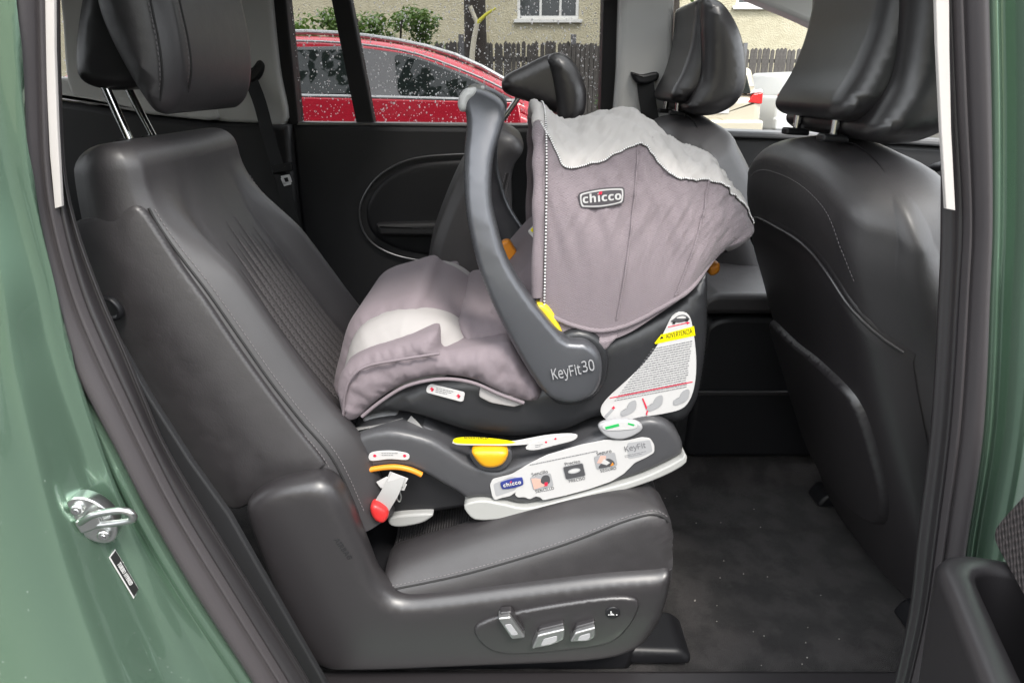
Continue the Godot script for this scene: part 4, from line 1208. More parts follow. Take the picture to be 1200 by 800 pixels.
# headrest of a front seat: rear cover, front pad, two posts; moved by t
func headrest(s: Node3D, t: Transform3D) -> void:
	var hr := part(pillow(cr([Vector2(0.5195, 1.5680), Vector2(0.5147, 1.5131), Vector2(0.5092, 1.4525), Vector2(0.4945, 1.3979), Vector2(0.4769, 1.3618), Vector2(0.4707, 1.3411), Vector2(0.4805, 1.3271), Vector2(0.5060, 1.3224), Vector2(0.5478, 1.3294), Vector2(0.5900, 1.3618), Vector2(0.5956, 1.4396), Vector2(0.5836, 1.5232), Vector2(0.5656, 1.5729)], 70, true), -1.035, -1.325, 0.04, 0.004, 0.0, 0.01).move(t), "headrest", M.leather_rest, s)
	part(pillow(cr([Vector2(0.5257, 1.5710), Vector2(0.5745, 1.5596), Vector2(0.6222, 1.5004), Vector2(0.6493, 1.4278), Vector2(0.6548, 1.3678), Vector2(0.6344, 1.3223), Vector2(0.5913, 1.2978), Vector2(0.5446, 1.2931), Vector2(0.5200, 1.3002), Vector2(0.5076, 1.3142), Vector2(0.5193, 1.3418), Vector2(0.5355, 1.3866), Vector2(0.5344, 1.4490), Vector2(0.5264, 1.5205)], 70, true), -1.0, -1.36, 0.036, 0.014, 0.0, 0.011).move(t), "pad", M.leather_rest, hr)
	for zz in [-1.11, -1.26]:
		var pth: Array = [Vector3(0.5030, 1.2940, -1.1100), Vector3(0.5027, 1.3580, -1.1100)].map(func(p): return t * Vector3(p.x, p.y, zz))
		part(tube(pth, 0.0068, 12), "post", M.chrome, hr)
		var g: Vector3 = Vector3(0.5015, 1.3030, -1.1100)
		part(slab(rounded([Vector2(-0.021, -0.012), Vector2(0.021, -0.014), Vector2(0.02, -0.003), Vector2(-0.02, 0.0)], 0.004), 0.014, -0.014, 0.004, 3).move(t * Transform3D(Basis(), Vector3(g.x, g.y, zz))), "guide", M.black_plastic, hr)

func console_and_dash() -> void:
	var c := thing("centre_console", "low black centre console between the front seats", "console", Vector3(0.9, 0.43, -1.66))
	part(slab(rounded([Vector2(0.44, 0.48), Vector2(1.4, 0.48), Vector2(1.4, 0.84), Vector2(0.50, 0.862), Vector2(0.455, 0.84)], 0.03), -1.52, -1.80, 0.015, 3), "body", M.black_plastic, c)
	part(slab(rounded([Vector2(0.445, 0.868), Vector2(1.1, 0.868), Vector2(1.1, 0.915), Vector2(0.47, 0.92), Vector2(0.44, 0.90)], 0.015), -1.51, -1.81, 0.014, 4), "arm_rest", M.leather, c)
	part(slab(rounded([Vector2(0.40, 0.45), Vector2(0.46, 0.45), Vector2(0.452, 0.80), Vector2(0.43, 0.82)], 0.01), -1.54, -1.78, 0.01, 3), "rear_panel", M.black_trim, c)
	part(box(Vector3(0.42, 0.66, -1.518), Vector3(1.2, 0.672, -1.51), 0.003), "trim_strip", M.hard_plastic, c)
	var d := thing("dashboard", "grey dashboard top glimpsed beyond the front seats", "dashboard", Vector3(1.55, 0.6, -1.55))
	part(slab(cr([Vector2(1.38, 0.75), Vector2(1.40, 1.02), Vector2(1.48, 1.13), Vector2(1.6, 1.16), Vector2(1.86, 1.12), Vector2(1.86, 0.75)], 40, true), -0.88, -2.22, 0.03, 4), "body", M.pillar_grey, d)
	part(slab(cr([Vector2(1.30, 0.98), Vector2(1.33, 1.07), Vector2(1.42, 1.10), Vector2(1.45, 1.02), Vector2(1.38, 0.95)], 24, true), -0.90, -1.25, 0.02, 3), "vent_housing", M.grey_trim, d)
	for k in 4: part(box(Vector3(1.285, 1.0 + k * 0.022, -1.06), Vector3(1.33, 1.008 + k * 0.022, -0.94), 0.002), "vent_slat", M.chrome, d)
	part(tube(range(33).map(func(k): return Vector3(1.22 + 0.06 * sin(TAU * k / 32.0), 0.98 + 0.17 * sin(TAU * k / 32.0), -2.03 + 0.18 * cos(TAU * k / 32.0))), 0.014, 8), "steering_wheel", M.black_plastic, d)
	part(tube([Vector3(1.22, 0.98, -2.03), Vector3(1.42, 0.92, -2.03)], 0.05, 12), "steering_column", M.black_plastic, d)
	for k in 3: part(tube([Vector3(1.22, 0.98, -2.03), Vector3(1.22 + 0.06 * sin(TAU * (k / 3.0 + 0.25)), 0.98 + 0.17 * sin(TAU * (k / 3.0 + 0.25)), -2.03 + 0.18 * cos(TAU * (k / 3.0 + 0.25)))], 0.014, 8), "wheel_spoke", M.black_plastic, d)

# ------------------------------------------------------------------ second row
func rear_seats() -> void:
	var hinge: Vector3 = Vector3(-0.3239, 0.7799, -0.8800)
	var s := rear_seat("captain_chair", "black leather second row seat carrying the infant carrier, with power switches", Vector3(hinge.x + 0.15, 0.43, -1.15), true)
	# far seat: the same, shifted across, its back tipped forwards
	var f := rear_seat("captain_chair", "far second row seat with its back tipped forwards behind the carrier handle", Vector3(hinge.x + 0.15, 0.43, -1.15), false)
	f.position += Vector3(0.16, -0.06, -0.86)
	var piv := Vector3(hinge.x, hinge.y, 0) - Vector3(hinge.x + 0.15, 0.43, -1.15)
	piv.z = 0
	for c in f.get_children():
		if String(c.name).begins_with("back"):
			var rot := Transform3D(Basis(Vector3(0, 0, 1), -0.66), Vector3.ZERO)
			c.transform = Transform3D(Basis(), piv) * rot * Transform3D(Basis(), -piv) * c.transform

	# its own headrest, leaning with the back
	var hr := part(pillow(cr([Vector2(-0.0267, 1.3613), Vector2(-0.0266, 1.3779), Vector2(-0.0133, 1.3945), Vector2(0.0308, 1.4150), Vector2(0.0746, 1.4353), Vector2(0.1095, 1.4434), Vector2(0.1323, 1.4088), Vector2(0.1428, 1.3508), Vector2(0.1307, 1.3000), Vector2(0.0900, 1.3085), Vector2(0.0359, 1.3298), Vector2(-0.0045, 1.3424), Vector2(-0.0223, 1.3529)], 50, true), -1.88, -2.13, 0.03, 0.004, 0.0, 0.01), "headrest", M.leather_rest, f)
	part(pillow(cr([Vector2(0.0890, 1.4327), Vector2(0.1148, 1.4467), Vector2(0.1476, 1.4347), Vector2(0.1772, 1.3963), Vector2(0.1943, 1.3511), Vector2(0.1897, 1.2966), Vector2(0.1618, 1.2625), Vector2(0.1255, 1.2753), Vector2(0.1107, 1.3366), Vector2(0.0985, 1.3923)], 50, true), -1.86, -2.15, 0.035, 0.006, 0.0, 0.01), "pad", M.leather_rest, hr)
	for z in [-1.94, -2.07]:
		var lo: Vector3 = Vector3(-0.0231, 1.2808, -1.9400)
		var hi: Vector3 = Vector3(0.0273, 1.3502, -1.9400)
		part(tube([Vector3(lo.x, lo.y, z), Vector3(hi.x, hi.y, z)], 0.0065, 10), "post", M.chrome, hr)
	hr.position = -f.position

func rear_seat(called: String, label: String, at: Vector3, full: bool) -> Node3D:
	var s := thing(called, label, "car seat", at, "second row seats")
	var zn := -0.885
	var zf := -1.40
	var taper := func(p: Vector3) -> Vector3: return Vector3(p.x, p.y, zn + (p.z - zn) * lerpf(1.0, 0.68, clampf((p.y - 0.72) / 0.56, 0, 1)))
	var rc: Array = [Vector2(-0.3832, 0.7015), Vector2(-0.4150, 0.7768), Vector2(-0.4679, 0.8643), Vector2(-0.5134, 0.9561), Vector2(-0.5410, 1.0472), Vector2(-0.5585, 1.1229), Vector2(-0.5680, 1.1865), Vector2(-0.5676, 1.2362), Vector2(-0.5652, 1.2651)]
	var fc: Array = [Vector2(-0.2316, 0.7176), Vector2(-0.2687, 0.8426), Vector2(-0.3146, 0.9179), Vector2(-0.3499, 0.9788), Vector2(-0.3828, 1.0434), Vector2(-0.4141, 1.1050), Vector2(-0.4427, 1.1580), Vector2(-0.4640, 1.2066), Vector2(-0.4740, 1.2460), Vector2(-0.4751, 1.2736)]
	var front := func(t: float, q: float) -> float:
		var k := absf(2 * t - 1)
		var b := 1 - smoothstep(0.72, 0.98, q)
		return b * (0.038 * exp(-pow((k - 0.77) / 0.15, 2)) - 0.010 * exp(-pow((k - 0.52) / 0.045, 2))) + 0.006 * cos(k * PI / 2) - corner(t, 0.02, 0.10)
	var rear := func(t: float, _q: float) -> float: return 0.02 * (1 - pow(absf(2 * t - 1), 2.0)) - corner(t, 0.03)
	var back := part(back_loft(rc, fc, zn, zf, front, rear, 0.012, 0.035, taper), "backrest", M.leather, s)
	var r := cr(rc, 80)
	var f := cr(fc, 80)
	var on_front := func(t: float, q: float, lift: float) -> Vector3:
		var x := clampf(q, 0, 1) * 79
		var k := mini(int(x), 78)
		var rp: Vector2 = r[k].lerp(r[k + 1], x - k)
		var fp: Vector2 = f[k].lerp(f[k + 1], x - k)
		var p: Vector2 = fp + (fp - rp).normalized() * (front.call(t, q) + lift)
		return taper.call(Vector3(p.x, p.y, zn - t * (zn - zf)))
	# perforated centre, its upper edge running out in steps
	var n := 9
	for k in n:
		var t0 := lerpf(0.285, 0.715, k / float(n))
		var t1 := lerpf(0.285, 0.715, (k + 1) / float(n)) - 0.006
		var top := 0.70 + 0.10 * sin(PI * (k + 0.5) / n) + (0.04 if k % 2 else 0.0)
		var rows := []
		for i in 26:
			var q := lerpf(0.0, top, i / 25.0)
			var row := []
			var thin := 1.0 - 0.9 * smoothstep(top - 0.16, top, q)
			for j in 5: row.append(on_front.call(lerpf((t0 + t1) / 2, lerpf(t0, t1, j / 4.0), thin), q, 0.001 + (0.0035 * thin if j > 0 and j < 4 else 0.0)))
			rows.append(row)
		var mb := MB.new()
		mb.grid(rows)
		for i in mb.uv.size(): mb.uv[i] = Vector2(mb.uv[i].x * 1.0, mb.uv[i].y * 22.0)
		part(mb, "insert_rib", M.perforated, back)
	# seams with thread
	for side in [[0.016, 0.92], [0.984, 0.92]]:
		var path := []
		for i in 70: path.append(on_front.call(side[0], lerpf(0.06, side[1], i / 69.0), 0.001))
		part(tube(path, 0.0016, 6), "seam", M.dark_rubber, back)
		var path2 := []
		for i in 70: path2.append(on_front.call(side[0] + (0.012 if side[0] < 0.5 else -0.012), lerpf(0.06, side[1], i / 69.0), 0.0016))
		part(stitches(path2), "stitching", M.thread, back)
		var path3 := []
		for i in 70: path3.append(on_front.call(side[0] + (-0.012 if side[0] < 0.5 else 0.012), lerpf(0.06, side[1], i / 69.0), 0.0016))
		part(stitches(path3), "stitching", M.thread, back)
	if full:
		part(stuffed(cr([Vector2(-0.5736, 1.2045), Vector2(-0.5425, 1.2145), Vector2(-0.5130, 1.2234), Vector2(-0.4863, 1.2300), Vector2(-0.4764, 1.2245), Vector2(-0.4603, 1.1922), Vector2(-0.4408, 1.1497), Vector2(-0.4137, 1.0986), Vector2(-0.3833, 1.0364), Vector2(-0.3500, 0.9725), Vector2(-0.3145, 0.9097), Vector2(-0.2804, 0.8527), Vector2(-0.2830, 0.8395), Vector2(-0.3131, 0.8203), Vector2(-0.3580, 0.7993), Vector2(-0.4041, 0.7749), Vector2(-0.4232, 0.7688), Vector2(-0.4399, 0.7795), Vector2(-0.4700, 0.8336), Vector2(-0.5159, 0.9496), Vector2(-0.5426, 1.0466), Vector2(-0.5593, 1.1274), Vector2(-0.5673, 1.1683)], 110, true), 0.012, 0.006, func(_p, d, side): return (-0.884 + 0.012 * sin(PI * minf(d / 0.13, 0.5)) + 0.004 * sqrt(maxf(0.0, 1 - pow(1 - clampf(d / 0.006, 0, 1), 2)))) if side > 0 else -0.90), "side_panel", M.leather, back)
	if full:
		# release lever recess and icon on the shoulder
		var c: Vector3 = Vector3(-0.5589, 1.2804, -0.9550)
		part(ball(c, 0.03, 0.004, 0.012, 10), "release_pad", M.black_plastic, back)
		for k in 3: part(ball(c + Vector3((k - 1) * 0.005, 0.004, 0.006), 0.0022, 0.0012, 0.0022, 5), "icon", M.icon_white, back)
		# strap loop at the rear edge
		part(tube(cr([Vector3(-0.5542, 1.1064, -0.8680), Vector3(-0.5318, 1.1106, -0.8620), Vector3(-0.5218, 1.0988, -0.8620), Vector3(-0.5256, 1.0855, -0.8660), Vector3(-0.5416, 1.0799, -0.8680)], 16), 0.0065, 8, 0.6), "strap_loop", M.black_plastic, back)
	if full: rear_headrest(s)
	# cushion: bolsters lofted from the rear to the nose
	var st := [  # x, y of side bottom, seam, bolster crest, centre
		[-0.205, 0.600, 0.622, 0.642, 0.630], [-0.19, 0.603, 0.627, 0.655, 0.640], [-0.09, 0.612, 0.652, 0.693, 0.668], [0.0, 0.625, 0.682, 0.724, 0.700], [0.09, 0.638, 0.717, 0.752, 0.730], [0.17, 0.650, 0.755, 0.772, 0.755], [0.215, 0.656, 0.768, 0.772, 0.757], [0.238, 0.662, 0.755, 0.757, 0.745], [0.247, 0.667, 0.73, 0.735, 0.725], [0.248, 0.675, 0.70, 0.70, 0.69]]
	var rows := []
	for q in st:
		var half := [Vector2(-0.862, q[1] - 0.03), Vector2(-0.860, q[1]), Vector2(-0.860, lerpf(q[1], q[2], 0.5)), Vector2(-0.864, q[2] - 0.006), Vector2(-0.872, q[2] + 0.004), Vector2(-0.895, lerpf(q[2], q[3], 0.6) + 0.004), Vector2(-0.925, q[3]), Vector2(-0.955, q[3] - 0.004), Vector2(-0.985, q[4] - 0.004), Vector2(-1.06, q[4] + 0.002), Vector2(-1.15, q[4] + 0.006)]
		var fl := cr(half, 30)
		var row := []
		for p in fl: row.append(Vector3(q[0], p.y, p.x))
		for i in range(28, -1, -1): row.append(Vector3(q[0], fl[i].y, -2.30 - fl[i].x))
		rows.append(row)
	var cols := []
	for j in rows[0].size():
		var c := []
		for i in rows.size(): c.append(rows[i][j])
		cols.append(cr(c, 40))
	var cm := MB.new()
	cm.grid(cols)
	var cush := part(cm, "cushion", M.leather, s)
	if full:
		# ribbed centre panel
		var cx := [[-0.2, 0.632], [-0.09, 0.672], [0.0, 0.704], [0.09, 0.734], [0.17, 0.758], [0.225, 0.757]]
		var c2 := []
		for q in cx: c2.append(Vector2(q[0], q[1]))
		c2 = cr(c2, 24)
		var rr := []
		for p in c2: rr.append([Vector3(p.x, p.y + 0.0015, -0.97), Vector3(p.x, p.y + 0.006, -1.06), Vector3(p.x, p.y + 0.0085, -1.15), Vector3(p.x, p.y + 0.006, -1.24), Vector3(p.x, p.y + 0.0015, -1.33)])
		var mb := MB.new()
		mb.grid(rr)
		for i in mb.uv.size(): mb.uv[i] = Vector2(mb.uv[i].y * 45.0, mb.uv[i].x)
		part(mb, "ribbed_insert", M.ribbed, cush)
		var seam := []
		for q in st.slice(1, 8): seam.append(Vector3(q[0], q[2] + 0.0015, -0.8675))
		seam = cr(seam, 50)
		part(tube(seam, 0.0015, 6), "seam", M.dark_rubber, cush)
		part(stitches(shifted(seam, 0.0, -0.004)).move(Transform3D(Basis(), Vector3(0, 0.004, 0))), "stitching", M.thread, cush)
		# lower edge seam
		var le := []
		for q in st.slice(1, 9): le.append(Vector3(q[0], q[1] + 0.008, -0.8595))
		part(tube(cr(le, 40), 0.0016, 6), "seam", M.dark_rubber, cush)
		# side shield
		var shield := cr([Vector2(-0.3939, 0.7880), Vector2(-0.3781, 0.8117), Vector2(-0.3457, 0.8306), Vector2(-0.2999, 0.8407), Vector2(-0.2704, 0.8378), Vector2(-0.2504, 0.8117), Vector2(-0.2366, 0.7670), Vector2(-0.2209, 0.7051), Vector2(-0.2063, 0.6536), Vector2(-0.1762, 0.6256), Vector2(-0.1066, 0.6305), Vector2(0.0000, 0.6471), Vector2(0.1317, 0.6667), Vector2(0.2232, 0.6748), Vector2(0.2441, 0.6764), Vector2(0.2445, 0.6239), Vector2(0.2289, 0.5643), Vector2(0.1963, 0.5202), Vector2(0.1253, 0.4986), Vector2(-0.0559, 0.4877), Vector2(-0.2521, 0.4786), Vector2(-0.3129, 0.4877), Vector2(-0.3436, 0.5380), Vector2(-0.3674, 0.6239), Vector2(-0.3852, 0.7208)], 140, true)
		part(pillow(shield, -0.84, -0.90, 0.022, 0.004, 0.0, 0.012), "side_shield", M.hard_plastic, s)
		# raised switch field and switches
		var field := cr([Vector2(-0.0589, 0.5720), Vector2(-0.0505, 0.5924), Vector2(0.0000, 0.6125), Vector2(0.0788, 0.6307), Vector2(0.1504, 0.6422), Vector2(0.1899, 0.6389), Vector2(0.1951, 0.6191), Vector2(0.1803, 0.5805), Vector2(0.1510, 0.5513), Vector2(0.0813, 0.5373), Vector2(0.0000, 0.5303), Vector2(-0.0379, 0.5408)], 60, true)
		part(pillow(field, -0.8315, -0.842, 0.006, 0.0, 0.0, 0.012), "switch_field", M.hard_plastic, s)
		for o in [[Vector2(-0.0220, 0.6173), Vector2(-0.0026, 0.6205), Vector2(0.0209, 0.5791), Vector2(0.0000, 0.5757)], [Vector2(0.0303, 0.5570), Vector2(0.0392, 0.5841), Vector2(0.0807, 0.5975), Vector2(0.0800, 0.5757), Vector2(0.0605, 0.5639)], [Vector2(0.0893, 0.5706), Vector2(0.0965, 0.5891), Vector2(0.1274, 0.6008), Vector2(0.1282, 0.5808), Vector2(0.1181, 0.5723)]]:
			var sw := part(slab(rounded(o, 0.004), -0.817, -0.836, 0.003, 3), "switch", M.satin_metal, s)
			var c := Vector2.ZERO
			for p in o: c += p / o.size()
			var stem := []
			for p in o: stem.append(c + (p - c) * 0.93 + Vector2(0.001, 0.006))
			part(slab(rounded(stem, 0.004), -0.824, -0.837, 0.002, 2), "switch_stem", M.hard_plastic, sw)
			var dim := []
			for p in o: dim.append(c + (p - c) * 0.5 - Vector2(0, 0.002))
			part(slab(rounded(dim, 0.003), -0.8165, -0.818, 0.0003, 1), "thumb_dish", M.paper_grey, sw)
		var bt: Vector3 = Vector3(0.1549, 0.6163, -0.8320)
		var bn := part(slab(disc(Vector2(bt.x, bt.y), 0.0115, 28), -0.829, -0.836, 0.002, 3), "tilt_button", M.black_plastic, s)
		part(slab(rounded([Vector2(bt.x - 0.005, bt.y - 0.003), Vector2(bt.x + 0.003, bt.y - 0.003), Vector2(bt.x - 0.001, bt.y + 0.0005)], 0.001), -0.8286, -0.8292, 0.0001, 1), "icon", M.icon_white, bn)
		part(slab(rect(bt.x - 0.004, bt.y, bt.x - 0.0022, bt.y + 0.0045, 0.0005), -0.8286, -0.8292, 0.0001, 1), "icon", M.icon_white, bn)
		for k in [-1, 1]: part(slab(disc(Vector2(bt.x + k * 0.006, bt.y - 0.0025), 0.0011, 10), -0.8286, -0.8292, 0.0001, 1), "icon", M.icon_white, bn)
		var ab: Vector3 = Vector3(-0.2513, 0.7293, -0.8380)
		words("AIRBAG", 0.0085, M.black_trim, s, "moulded_lettering", Transform3D(Basis(Vector3(0, 0, 1), -1.1), ab), true, 0.0012)
	# pedestal and floor rails
	part(slab([Vector2(-0.3714, 0.6529), Vector2(-0.2098, 0.6016), Vector2(0.1398, 0.6016), Vector2(0.2391, 0.5841), Vector2(0.2073, 0.4175), Vector2(-0.2979, 0.3979)], -0.90, -1.40, 0.02, 3), "pedestal", M.black_plastic, s)
	part(box(Vector3(-0.32, 0.435, -1.38), Vector3(0.18, 0.56, -0.93), 0.02), "seat_base", M.black_plastic, s)
	for z in [-1.32, -0.95]:
		part(box(Vector3(-0.35, 0.436, z - 0.035), Vector3(0.25, 0.47, z + 0.035), 0.008), "rail", M.black_plastic, s)
		var cap := part(pillow(rounded([Vector2(0.20, 0.436), Vector2(0.31, 0.436), Vector2(0.31, 0.452), Vector2(0.29, 0.468), Vector2(0.20, 0.472)], 0.01), z + 0.05, z - 0.05, 0.012, 0.0, 0.0, 0.008), "rail_cap", M.black_plastic, s)
	return s

func rear_headrest(s: Node3D) -> void:
	var hd := part(pillow(cr([Vector2(-0.5344, 1.5522), Vector2(-0.5684, 1.5086), Vector2(-0.5983, 1.4376), Vector2(-0.6087, 1.3930), Vector2(-0.6011, 1.3756), Vector2(-0.5747, 1.3679), Vector2(-0.5416, 1.3690), Vector2(-0.4954, 1.3844), Vector2(-0.4640, 1.4480), Vector2(-0.4626, 1.5281), Vector2(-0.4883, 1.5645)], 60, true), -1.005, -1.305, 0.03, 0.004, 0.0, 0.012), "headrest", M.leather_rest, s)
	part(pillow(cr([Vector2(-0.4850, 1.5682), Vector2(-0.5251, 1.5259), Vector2(-0.5467, 1.4871), Vector2(-0.5444, 1.4470), Vector2(-0.5294, 1.4002), Vector2(-0.5121, 1.3605), Vector2(-0.4959, 1.3363), Vector2(-0.4766, 1.3396), Vector2(-0.4596, 1.3627), Vector2(-0.4495, 1.4002), Vector2(-0.4467, 1.4418), Vector2(-0.4495, 1.4821), Vector2(-0.4556, 1.5259), Vector2(-0.4648, 1.5682)], 70, true), -0.975, -1.30, 0.042, 0.014, 0.0, 0.011), "pad", M.leather, hd)
	for off in [0.0, 1.0]:
		var px: Array = [Vector3(-0.4669, 1.5440, -0.9800), Vector3(-0.4630, 1.4759, -0.9720), Vector3(-0.4613, 1.4258, -0.9720), Vector3(-0.4664, 1.3843, -0.9760), Vector3(-0.4798, 1.3540, -0.9850)] if off == 0.0 else [Vector3(-0.4503, 1.5507, -1.0200), Vector3(-0.4434, 1.4798, -1.0120), Vector3(-0.4400, 1.4330, -1.0120), Vector3(-0.4434, 1.3954, -1.0160), Vector3(-0.4596, 1.3642, -1.0300)]
		var pth := cr(px, 40)
		part(tube(pth, 0.0014, 6), "seam", M.dark_rubber, hd)
		part(stitches(shifted(pth, -0.003, 0.0005)), "stitching", M.thread, hd)
	for q in [[Vector3(-0.5547, 1.2942, -1.0300), Vector3(-0.5748, 1.3687, -1.0300), Vector3(-0.5806, 1.3867, -1.0300)], [Vector3(-0.5994, 1.2878, -1.1900), Vector3(-0.6208, 1.3459, -1.1900), Vector3(-0.6296, 1.3722, -1.1900)]]:
		part(tube(q, 0.0062, 12), "post", M.chrome, hd)
		part(slab(rounded([Vector2(-0.02, -0.012), Vector2(0.02, -0.014), Vector2(0.018, 0.006), Vector2(-0.018, 0.008)], 0.005), 0.016, -0.016, 0.005, 3).move(Transform3D(Basis(Vector3(0, 0, 1), 0.1), q[0])), "guide", M.black_plastic, hd)

# ------------------------------------------------------------------ belts
func seat_belts() -> void:
	var b := thing("rear_seat_belt", "black seat belt hanging from the pale far rear pillar, with metal tongue", "seat belt", Vector3(-0.7966, 1.4142, -2.2500), "seat belts")
	part(slab(cr([Vector2(-0.8464, 1.4043), Vector2(-0.8242, 1.4140), Vector2(-0.7901, 1.4164), Vector2(-0.7716, 1.4380), Vector2(-0.7558, 1.4404), Vector2(-0.7476, 1.4236), Vector2(-0.7617, 1.3946), Vector2(-0.7852, 1.3751), Vector2(-0.8114, 1.3751), Vector2(-0.8309, 1.3849)], 30, true), -2.225, -2.265, 0.01, 3), "guide", M.black_plastic, b)
	part(band(cr([Vector3(-0.8004, 1.3849, -2.2350), Vector3(-0.7774, 1.3162, -2.2250), Vector3(-0.7568, 1.2033, -2.2150), Vector3(-0.7304, 1.0869, -2.2050), Vector3(-0.7053, 0.9383, -2.2000), Vector3(-0.6466, 0.7549, -2.1900), Vector3(-0.5806, 0.6045, -2.1900)], 30), Vector3(1, 0.3, 0.4), 0.05, 0.002), "webbing", M.web_black, b)
	part(slab(rounded([Vector2(-0.7558, 1.1297), Vector2(-0.6903, 1.1401), Vector2(-0.6906, 1.1139), Vector2(-0.7538, 1.1034)], 0.004), -2.19, -2.215, 0.004, 2), "clip", M.black_plastic, b)
	var tongue := MB.new()
	for q in [[Vector2(-0.7269, 1.0994), Vector2(-0.6994, 1.1047), Vector2(-0.6977, 1.0968), Vector2(-0.7251, 1.0915)], [Vector2(-0.7240, 1.0783), Vector2(-0.6965, 1.0836), Vector2(-0.6977, 1.0730), Vector2(-0.7199, 1.0677)], [Vector2(-0.7278, 1.0915), Vector2(-0.7194, 1.0942), Vector2(-0.7136, 1.0757), Vector2(-0.7220, 1.0730)], [Vector2(-0.7057, 1.0968), Vector2(-0.6974, 1.0994), Vector2(-0.6941, 1.0810), Vector2(-0.7025, 1.0783)]]: tongue.join(slab(q, -2.186, -2.191, 0.0008, 1))
	part(tongue, "tongue", M.icon_white, b)
	var d := thing("front_seat_belt", "black driver seat belt hanging from the pale middle pillar", "seat belt", Vector3(0.3966, 1.4015, -2.2000), "seat belts")
	part(slab(cr([Vector2(0.3548, 1.4037), Vector2(0.3857, 1.3966), Vector2(0.4309, 1.4037), Vector2(0.4374, 1.3848), Vector2(0.4130, 1.3705), Vector2(0.3773, 1.3705), Vector2(0.3583, 1.3895)], 24, true), -2.175, -2.20, 0.008, 3), "guide", M.black_plastic, d)
	part(band(cr([Vector3(0.3980, 1.3800, -2.1850), Vector3(0.4135, 1.3052, -2.1850), Vector3(0.4345, 1.2187, -2.1800), Vector3(0.4680, 1.0653, -2.1700)], 12), Vector3(1, 0, 0.3), 0.05, 0.002), "webbing", M.web_black, d)

